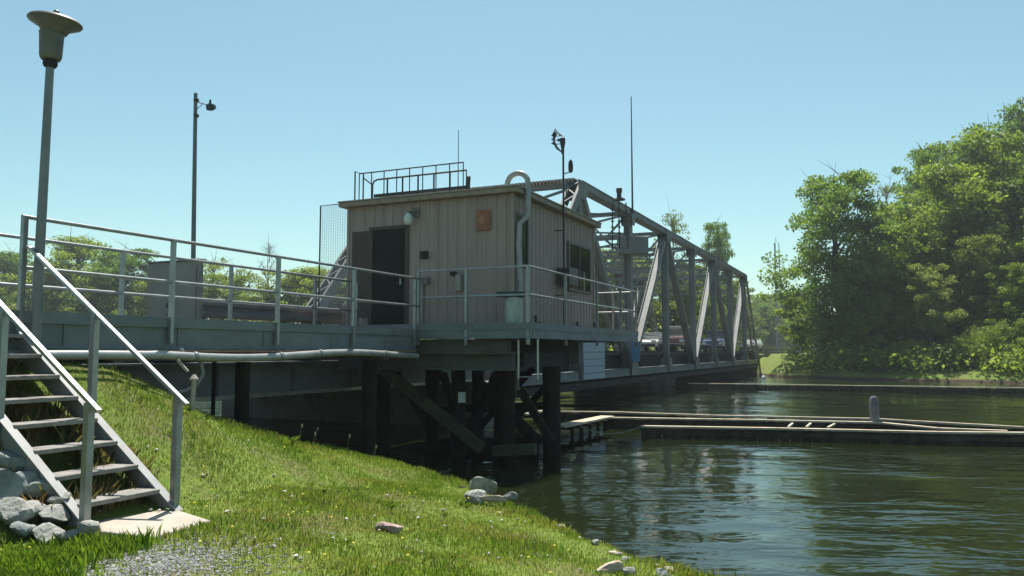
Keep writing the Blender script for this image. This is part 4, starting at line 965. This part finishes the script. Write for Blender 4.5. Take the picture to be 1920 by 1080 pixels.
# ================================================================== VEHICLES
def vehicle(kind, loc, body_m, roof_m, label, cat, heading):
    t = thing({'suv': 'suv', 'pickup': 'pickup_truck', 'car': 'car'}[kind], label, cat, (0, 0, 0))
    H = {'suv': 1.8, 'pickup': 1.85, 'car': 1.45}[kind]; Lh = 2.35; Wd = .93
    if kind == 'pickup': side = [(-2.5, .5), (-2.5, 1.1), (-.6, 1.12), (-.55, 1.15), (1.15, 1.15), (2.35, 1.0), (2.45, .5)]; cab = [(-.5, 1.15), (-.35, 1.82), (.65, 1.84), (1.15, 1.15)]
    elif kind == 'suv': side = [(-2.3, .45), (-2.33, 1.1), (1.1, 1.12), (2.2, .95), (2.3, .45)]; cab = [(-2.25, 1.1), (-2.0, 1.72), (.3, 1.78), (1.1, 1.12)]
    else: side = [(-2.2, .4), (-2.2, .9), (-1.6, .95), (1.0, .95), (2.1, .78), (2.2, .4)]; cab = [(-1.6, .95), (-1.0, 1.40), (.2, 1.43), (1.0, .95)]
    b = MB(); b.prism([(-Wd, y, z) for y, z in side], (2*Wd, 0, 0)); bd_ = b.build('body', body_m, t, bevel=.06)
    b = MB(); k = .12
    lo = [(y, z) for y, z in cab]; n = len(lo)
    vs = [(-Wd+.03+(k if z > 1.3 else 0), y, z) for y, z in lo]+[(Wd-.03-(k if z > 1.3 else 0), y, z) for y, z in lo]
    b.add(vs, [(0,1,2,3)[::-1], (4,5,6,7), (0,4,5,1), (1,5,6,2), (2,6,7,3), (3,7,4,0)]); b.build('window', M_glass, t)
    b = MB(); yt = [p for p in cab if p[1] > 1.3]; b.box(-Wd+.13, Wd-.13, yt[0][0]-.05, yt[1][0]+.05, yt[0][1]+.0, yt[1][1]+.05); b.build('roof', roof_m, t, bevel=.02)
    for sx in (-1, 1):
        for yy in (-1.45, 1.45):
            w_ = MB(); w_.tube([(sx*(Wd-.2), yy, .36), (sx*(Wd+.02), yy, .36)], .36, 16); ww_ = w_.build('wheel', M_tyre, t)
            w_ = MB(); w_.tube([(sx*(Wd+.021), yy, .36), (sx*(Wd+.04), yy, .36)], .2, 12); w_.build('rim', M_galv, ww_)
        b = MB(); b.box(sx*.72-.16, sx*.72+.16, 2.2 if kind != 'pickup' else 2.38, 2.37 if kind != 'pickup' else 2.5, .68, .88); b.build('headlight', M_white, t)
        b = MB(); b.box(sx*.76-.12, sx*.76+.12, -2.38 if kind != 'pickup' else -2.54, -2.2, .75, 1.0); b.build('taillight', M_red, t)
    b = MB(); b.box(-.8, .8, 2.25 if kind != 'pickup' else 2.4, 2.42 if kind != 'pickup' else 2.55, .42, .6); b.build('bumper', M_dark, t)
    t.location = loc; t.rotation_euler.z = heading; return t
HD = -AZ+math.pi          # facing back towards the camera end
VZ = -.05
vehicle('suv', W(56.5, 12.9, VZ), M_carm, M_carw, 'maroon and white vehicle on the bridge, nearest of the traffic', 'car', HD)
vehicle('pickup', W(73.5, 13.3, VZ), M_carb, M_carb, 'blue pickup on the bridge behind the maroon vehicle', 'pickup truck', HD)
vehicle('car', W(60.5, 15.9, VZ), M_carw, M_carw, 'white car half hidden behind the truss left of the maroon vehicle', 'car', HD)
vehicle('car', W(93, 13.0, VZ-.02), M_card, M_carw, 'dark car with a pale roof waiting beyond the bridge end', 'car', HD)

# ================================================================== TREES
def make_tree(name, H, R_, z0, seed, m, leaves=5200, size=.34, clumps=70, sparse=0., narrow=1., bark=M_bark):
    g = np.random.default_rng(seed); rr = random.Random(seed)
    root = bpy.data.objects.new(name, None); col.objects.link(root)
    tb = MB(); tb.tube([(0, 0, -.6), (rr.uniform(-.1, .1), 0, H*.25), (rr.uniform(-.3, .3), rr.uniform(-.3, .3), H*.55), (rr.uniform(-.4, .4), rr.uniform(-.3, .3), H*.9)], [.022*H, .017*H, .011*H, .003*H], 8)
    lob = []
    nl = max(9, clumps//8)
    for k in range(nl):
        t = (k+g.uniform(0, 1))/nl; z = H*(z0+(1-z0)*t); env = R_*min(1, .45+t*2.2)
        if t > .5: env *= 1-.72*((t-.5)/.5)**1.6
        a = k*2.4+g.uniform(-.5, .5); r = env*g.uniform(.35, .95)
        lob.append((r*math.cos(a), r*math.sin(a), z, g.uniform(.75, 1.2)))
    lob.append((0, 0, H*.93, .6)); C = []; RAD = []
    for (lx, ly, lz, ls) in lob:
        for j in range(9):
            o_ = g.normal(0, 1, 3)*np.array([.24, .24, .21])*R_*ls
            C.append((lx+o_[0], ly+o_[1], min(lz+o_[2], H*1.0))); RAD.append(R_*g.uniform(.09, .20)*(.8+.4*(1-lz/H)))
        for j in range(2 if not sparse else 3):             # feathery shoots
            a = g.uniform(0, 2*np.pi); q_ = R_*g.uniform(.35, .6)
            C.append((lx+q_*math.cos(a)*ls, ly+q_*math.sin(a)*ls, lz+g.uniform(.0, .35)*R_)); RAD.append(R_*.08)
    for (lx, ly, lz, ls) in lob:                            # limbs
        zb = max(H*.10, lz-math.hypot(lx, ly)*.9-.5); zb = min(zb, lz-.1)
        mid_ = (lx*.5, ly*.5, zb+(lz-zb)*.6)
        tb.tube([(0, 0, zb), mid_, (lx, ly, lz)], [.008*H, .005*H, .002*H], 5, cap=False)
        for _ in range(3 if not sparse else 7):
            f_ = rr.uniform(.3, 1); st_ = Vector(mid_).lerp(Vector((lx, ly, lz)), f_); k_ = R_*.28
            e_ = st_+Vector((rr.gauss(0, k_), rr.gauss(0, k_), abs(rr.gauss(k_, k_*.6)))); tb.tube([st_, (st_+e_)/2+Vector((rr.gauss(0, .08), rr.gauss(0, .08), 0)), e_], [.0022*H, .0016*H, .0006*H], 4, cap=False)
            if sparse and not leaves:
                for _ in range(3): tb.tube([(st_+e_)/2, (st_+e_)/2+Vector((rr.gauss(0, k_*.7), rr.gauss(0, k_*.7), abs(rr.gauss(k_*.8, .3))))], [.001*H, .0004*H], 3, cap=False)
    tb.build('trunk', bark, root)
    if leaves:
        C = np.array(C); RAD = np.array(RAD); wt = RAD**1.6; cnt = np.maximum(4, (leaves*wt/wt.sum()).astype(int))
        cs = np.repeat(C, cnt, 0); N = len(cs); sg_ = np.repeat(RAD, cnt)
        off = g.normal(0, 1, (N, 3)); off /= np.linalg.norm(off, axis=1)[:, None]+1e-6
        off *= (g.uniform(0, 1, N)**.5)[:, None]*1.35
        pos = cs + off*sg_[:, None]*np.array([1.2, 1.2, .75])
        if sparse: pos = pos[g.uniform(0, 1, len(pos)) > sparse]
        pos = pos[(pos[:, 2] > .2) & (pos[:, 2] < H*1.03)]
        N = len(pos); s = size*g.uniform(.45, 1.35, N)
        nrm = g.normal(0, 1, (N, 3)) + np.array([0, 0, .7]); nrm /= np.linalg.norm(nrm, axis=1)[:, None]
        t1 = np.cross(nrm, g.normal(0, 1, (N, 3))); t1 /= np.linalg.norm(t1, axis=1)[:, None]; t2 = np.cross(nrm, t1)
        a = t1*s[:, None]*.5; b_ = t2*s[:, None]*.30
        P = np.stack([pos-a, pos-b_-a*.1+nrm*s[:, None]*.08, pos+a, pos+b_+a*.1+nrm*s[:, None]*.08], 1).reshape(-1, 3)
        npmesh('crown', P, 4, m, parent=root)
    return root
PROT = {
 'dense': make_tree('dense_tree', 14, 4.2, .10, 1, M_leaf1, 44000, .25, 210),
 'bright': make_tree('bright_tree', 12, 3.9, .04, 2, M_leaf2, 32000, .25, 160),
 'tall': make_tree('tall_tree', 18, 3.6, .2, 3, M_leaf1, 17000, .27, 110, .25),
 'pale': make_tree('pale_tree', 11, 3.7, .04, 4, M_leaf3, 22000, .25, 120),
 'sparse': make_tree('sparse_tree', 13, 3.0, .35, 5, M_leaf3, 6500, .24, 70, .45),
 'bare': make_tree('bare_tree', 17, 3.2, .45, 6, M_leaf3, 0, .3, 90, .5, bark=M_bare),
 'bush': make_tree('bush', 4, 2.4, .02, 7, M_leaf2, 16000, .12, 90),
 'small': make_tree('small_tree', 5.6, 2.1, .3, 8, M_leaf2, 10000, .2, 60),
}
USED = set()
def place(kind, x, y, H, label, cat='tree', group=None, wd=1.0, rot=None):
    p = PROT[kind]; base = {'dense':14,'bright':12,'tall':18,'pale':11,'sparse':13,'bare':17,'bush':4,'small':5.6}[kind]
    s = H/base; z = min(gz(x, y), 0.2); z = max(z, -2.0)
    rot = random.uniform(0, 6.28) if rot is None else rot
    if kind not in USED: o = p; USED.add(kind); o.location = (x, y, z); o.rotation_euler.z = rot; o.scale = (s*wd, s*wd, s)
    else: o = copy_tree(p, (x, y, z), rot, (s*wd, s*wd, s))
    for k in ('group',):
        if k in o: del o[k]
    tag(o, label, cat, group); return o
def tree_px(kind, xp, ytop, Y, label, group=None, wd=1.0, cat='tree'):
    q = px(xp, ytop, Y); z = max(min(gz(q.x, Y), .2), -2); return place(kind, q.x, Y, q.z-z, label, cat, group, wd)
GR = 'trees on the right bank'
tree_px('dense', 1565, 338, 68, 'big dark leafy tree at the left end of the right bank wood', GR, 1.0)
tree_px('bright', 1665, 420, 66, 'light green tree squeezed between the big dark one and the yellow green one', GR, .8)
tree_px('small', 1503, 560, 72, 'small bright tree with a bare trunk just right of the bridge end', GR, 1.15)
tree_px('bright', 1690, 395, 70, 'yellow green tree right of the big dark one', GR, .95)
tree_px('tall', 1735, 282, 82, 'tall airy tree rising behind the yellow green one', GR, .75)
tree_px('sparse', 1655, 395, 84, 'thin airy tree seen between the two front trees', GR, .5)
tree_px('bright', 1790, 320, 70, 'rounded bright tree in the middle of the wood', GR, 1.0)
tree_px('bare', 1835, 275, 86, 'leafless grey tree showing above the bright crowns', GR, 1.0)
tree_px('bare', 1660, 350, 88, 'bare twiggy tree in the gap of the skyline', GR, .6)
tree_px('tall', 1920, 195, 84, 'tallest tree at the right edge of the picture', GR, 1.0)
tree_px('bright', 1880, 265, 72, 'large bright green tree filling the right edge', GR, 1.15)
tree_px('dense', 1960, 330, 66, 'dark tree cut by the right edge of the picture', GR, 1.0)
tree_px('pale', 1840, 450, 63, 'olive tree leaning low in front of the large bright one', GR, .75)
tree_px('dense', 1625, 480, 65, 'dark lower tree filling the front between the first two', GR, .85)
tree_px('pale', 1740, 500, 62, 'soft green sapling at the front of the wood', GR, .9)
tree_px('bright', 1905, 500, 60, 'bright low tree at the right edge near the water', GR, .9)
for i, (x, yt, Y, k) in enumerate(((1770, 350, 96, 'dense'), (1780, 290, 98, 'dense'), (1870, 250, 98, 'dense'), (1990, 220, 90, 'tall'), (2080, 240, 80, 'bright'), (2170, 260, 78, 'dense'), (2010, 380, 62, 'bright'), (2120, 350, 64, 'dense'), (1620, 500, 92, 'dense'), (2260, 240, 80, 'tall'), (2360, 300, 75, 'dense'))):
    tree_px(k, x, yt, Y, 'background tree filling in behind the right bank wood', 'backdrop trees of the right bank', 1.0)
for i, (x, yt, Y) in enumerate(((1650, 655, 61), (1760, 650, 60), (1820, 628, 59), (1870, 610, 58), (1930, 600, 57), (1590, 655, 63), (1700, 640, 61), (1990, 590, 57), (1550, 650, 66))):
    tree_px('bush', x, yt, Y, 'low green bush at the foot of the right bank wood', 'bushes along the right bank', 1.3, 'bush')
# trees behind the walkway on the left and behind the truss
GL = 'trees beyond the road on the left'
def Yat(xp, u): r_ = (xp-960)/1500; return u/(r_*SU+CU)
left = [(10, 478, 'dense', 82), (60, 520, 'bright', 80), (150, 455, 'bright', 82), (110, 515, 'pale', 79), (235, 473, 'dense', 80), (200, 525, 'bright', 78), (290, 535, 'bright', 78), (335, 520, 'pale', 80), (400, 488, 'sparse', 82), (425, 520, 'bright', 79), (460, 508, 'sparse', 82), (505, 460, 'bare', 86), (545, 515, 'pale', 80), (590, 508, 'bright', 81), (640, 525, 'dense', 79), (-60, 500, 'bright', 82), (500, 545, 'bright', 79), (375, 545, 'pale', 78)]
nm = {'dense': 'dark rounded', 'bright': 'bright green', 'pale': 'pale green', 'sparse': 'thinly leaved', 'bare': 'leafless'}
for i, (x, yt, k, u) in enumerate(left):
    if x == 150: lab = 'tallest bright tree above the left walkway railing'
    elif x == 235: lab = 'dark rounded tree left of the steel cabinet'
    elif x == 10: lab = 'dark rounded tree at the left edge of the picture'
    elif x == 505: lab = 'leafless tree behind the walkway middle'
    else: lab = nm[k]+' tree in the wood behind the walkway'
    tree_px(k, x, yt, Yat(x, u), lab, GL, 1.35 if k != 'bare' else .7)
mid = [(700, 470, 'dense', 86), (780, 450, 'bright', 86), (860, 470, 'dense', 88), (940, 480, 'bright', 88), (1020, 470, 'pale', 88), (1080, 455, 'dense', 90), (1130, 475, 'bright', 84), (1185, 480, 'pale', 86), (1215, 490, 'dense', 92), (1262, 405, 'sparse', 96), (1290, 500, 'dense', 98), (1265, 510, 'bright', 90), (1345, 425, 'dense', 112), (1330, 520, 'bright', 110), (1310, 540, 'bright', 100), (1375, 530, 'pale', 125)]
for i, (x, yt, k, u) in enumerate(mid):
    lab = {1262: 'thinly leaved tree top showing above the truss chord', 1345: 'dark rounded tree top showing above the far half of the truss'}.get(x, nm[k]+' tree seen through the bridge truss')
    tree_px(k, x, yt, Yat(x, u), lab, 'trees beyond the bridge', {1345: .5, 1262: .6}.get(x, 1.0))
for i, (x, yt, Y) in enumerate(((1400, 560, 190), (1425, 556, 170), (1450, 560, 200), (1475, 552, 180), (1385, 566, 190), (1500, 550, 190), (1440, 570, 160))):
    tree_px('pale' if i % 2 else 'dense', x, yt, Y, 'distant hazy tree at the end of the road', 'distant trees along the road', 1.3)
# undergrowth behind (a mass)
g = np.random.default_rng(77); A = []
for k in range(700):
    if k < 560: v = g.uniform(-30, 140); u = np.interp(v, FV, FU)+g.uniform(1.5, 12)
    else: v = g.uniform(-45, 6); u = np.interp(v, FV, FU)+g.uniform(1.0, 6)
    if 5.5 < v < 20.5: continue
    h = g.uniform(2.0, 5.5) if v > 20 else g.uniform(.8, 2.0); p = W(u, v); N = 90; off = g.normal(0, 1, (N, 3))*np.array([.9, .9, h*.32]); c = np.array([p.x, p.y, -1.3+h*.4])+off
    s = g.uniform(.2, .45, N); n1 = g.normal(0, 1, (N, 3)); n1 /= np.linalg.norm(n1, axis=1)[:, None]; t1 = np.cross(n1, g.normal(0, 1, (N, 3))); t1 /= np.linalg.norm(t1, axis=1)[:, None]; t2 = np.cross(n1, t1)
    A.append(np.stack([c-t1*s[:, None]/2, c-t2*s[:, None]*.3, c+t1*s[:, None]/2, c+t2*s[:, None]*.3], 1).reshape(-1, 3))
ug = npmesh('undergrowth', np.concatenate(A), 4, M_leaf2); tag(ug, 'dense green undergrowth along the far bank', 'undergrowth', kind='stuff')

# ================================================================== WEEDS in the foreground
def weed(x, y, h, n, label, seed, broad=True, group=None, m=M_weed):
    rr = random.Random(seed); z = gz(x, y); root = thing('weed', label, 'weed', (x, y, z), group)
    P = []
    for k in range(n):
        a = rr.uniform(0, 6.28); L_ = h*rr.uniform(.5, 1); wd = L_*(.16 if broad else .05); lean = rr.uniform(.3, 1.0)
        d = Vector((math.cos(a), math.sin(a), 0)); s = Vector((-d.y, d.x, 0)); b0 = Vector((x, y, z))+d*rr.uniform(0, .03)
        m1 = b0+d*L_*.35*lean+Vector((0, 0, L_*.6)); tp = b0+d*L_*.9*lean+Vector((0, 0, L_*(.85-.3*lean)))
        P += [b0-s*wd*.2, b0+s*wd*.2, m1+s*wd*.5, tp, m1-s*wd*.5]
    npmesh('leaves', np.array([tuple(p) for p in P]), 5, m, parent=root)
    bpy.data.objects[-1] if False else None
    me = [o for o in bpy.data.objects if o.parent == root][0]; me.data.transform(Matrix.Translation(-Vector((x, y, z))))
    return root
def gp(xp, yp):
    z = -1.3
    for _ in range(25): p = pxz(xp, yp, z); z = z*.5+gz(p.x, p.y)*.5
    return p.x, p.y
for i, (xp, yp, h, n, br_, lab) in enumerate(((265, 800, .28, 16, True, 'broad leaved weed clump on the bank right of the stairs'), (600, 930, .10, 30, True, 'low dark weed patch in the lawn'),
    (545, 835, .22, 12, True, 'weed clump at the shadow edge, left one'), (640, 835, .25, 12, True, 'tall weed clump at the shadow edge, middle one'), (150, 915, .22, 14, True, 'light green weed growing between the lower treads'),
    (170, 800, .2, 14, True, 'weed under the stair middle'), (820, 885, .28, 8, False, 'thin tall grass tuft at the water edge'))):
    x, y = gp(xp, yp); weed(x, y, h, n, lab, 100+i, br_)
rw = random.Random(31); nw = 0
while nw < 34:
    x, y = rw.uniform(-4.3, .9), rw.uniform(5.4, 11); u, v = UV(x, y)
    if np.interp(v, VS, US)-u < .35 or v > 7.6 or inpoly(np.array([x]), np.array([y]), pad_pts)[0] or gravelness(x, y) > .3: continue
    weed(x, y, rw.uniform(.05, .11), rw.randint(8, 14), 'small broad leaved weed growing in the lawn', 300+nw, True, 'small weeds in the lawn'); nw += 1
b = MB(); rr = random.Random(5)
for i, (xp, yp, h) in enumerate(((820, 885, .36), (560, 832, .25), (590, 836, .28), (585, 840, .2), (650, 850, .26), (700, 862, .2), (880, 905, .16))):
    x, y = gp(xp, yp); z = gz(x, y); b = MB(); b.tube([(x, y, z), (x+.02, y, z+h*.6), (x+.04, y, z+h)], [.004, .003, .002], 5)
    b.lathe((x+.04, y, z+h), [(.004, -.03), (.014, -.015), (.016, 0), (.01, .02), (.002, .035)], 8)
    tag(b.build('seed_stalk', mat('stalk', (.32, .30, .16), None, 9, .8), loc=(x, y, z)), 'thin seed headed stalk standing at the dark edge of the lawn', 'weed', 'seed stalks at the lawn edge')
b = MB()
for i in range(60):
    x, y = rr.uniform(-4.4, .8), rr.uniform(5.5, 10.5); u, v = UV(x, y)
    if np.interp(v, VS, US)-u < .4 or v > 7.5 or inpoly(np.array([x]), np.array([y]), pad_pts)[0]: continue
    z = gz(x, y)+rr.uniform(.05, .09); b.lathe((x, y, z), [(.002, -.004), (.013, 0), (.009, .006), (.001, .007)], 7)
tag(b.build('lawn_flowers', M_yel), 'tiny yellow flowers dotted through the lawn', 'flowers', kind='stuff')
# dead weeds under the stairs
x0, y0 = W(4.9, 6.9).x, W(4.9, 6.9).y
def under_cond(x, y, g): 
    u = SU*x+CU*y; v = -CU*x+SU*y; return (u > 4.3) & (u < 5.6) & (v > 6.0) & (v < 7.9) & (hnoise(x*3, y*3) > -.4)
blades('dead_grass', 9000, (-6, -3), (5.5, 9), .08, .26, .014, leafmat('dead_stems', (.20, .13, .07), (.24, .18, .09), (.16, .20, .06), 3, .3), under_cond, 21, .7, label='brown dead grass under the stair treads')
hb = MB(); hb.box(-260, 260, -30, 330, -5, 24); hz_ = hb.build('haze', bpy.data.materials.new('haze_air')); hm = hz_.data.materials[0]; hm.use_nodes = True
hn = hm.node_tree; hn.nodes.remove(hn.nodes['Principled BSDF']); pv_ = hn.nodes.new('ShaderNodeVolumePrincipled'); pv_.inputs['Color'].default_value = (.85, .93, 1, 1)
pv_.inputs['Density'].default_value = HAZE; pv_.inputs['Anisotropy'].default_value = .3; hn.links.new(pv_.outputs[0], hn.nodes['Material Output'].inputs['Volume']); tag(hz_, kind='stuff', label='thin pale summer haze in the air')
bpy.context.view_layer.update()
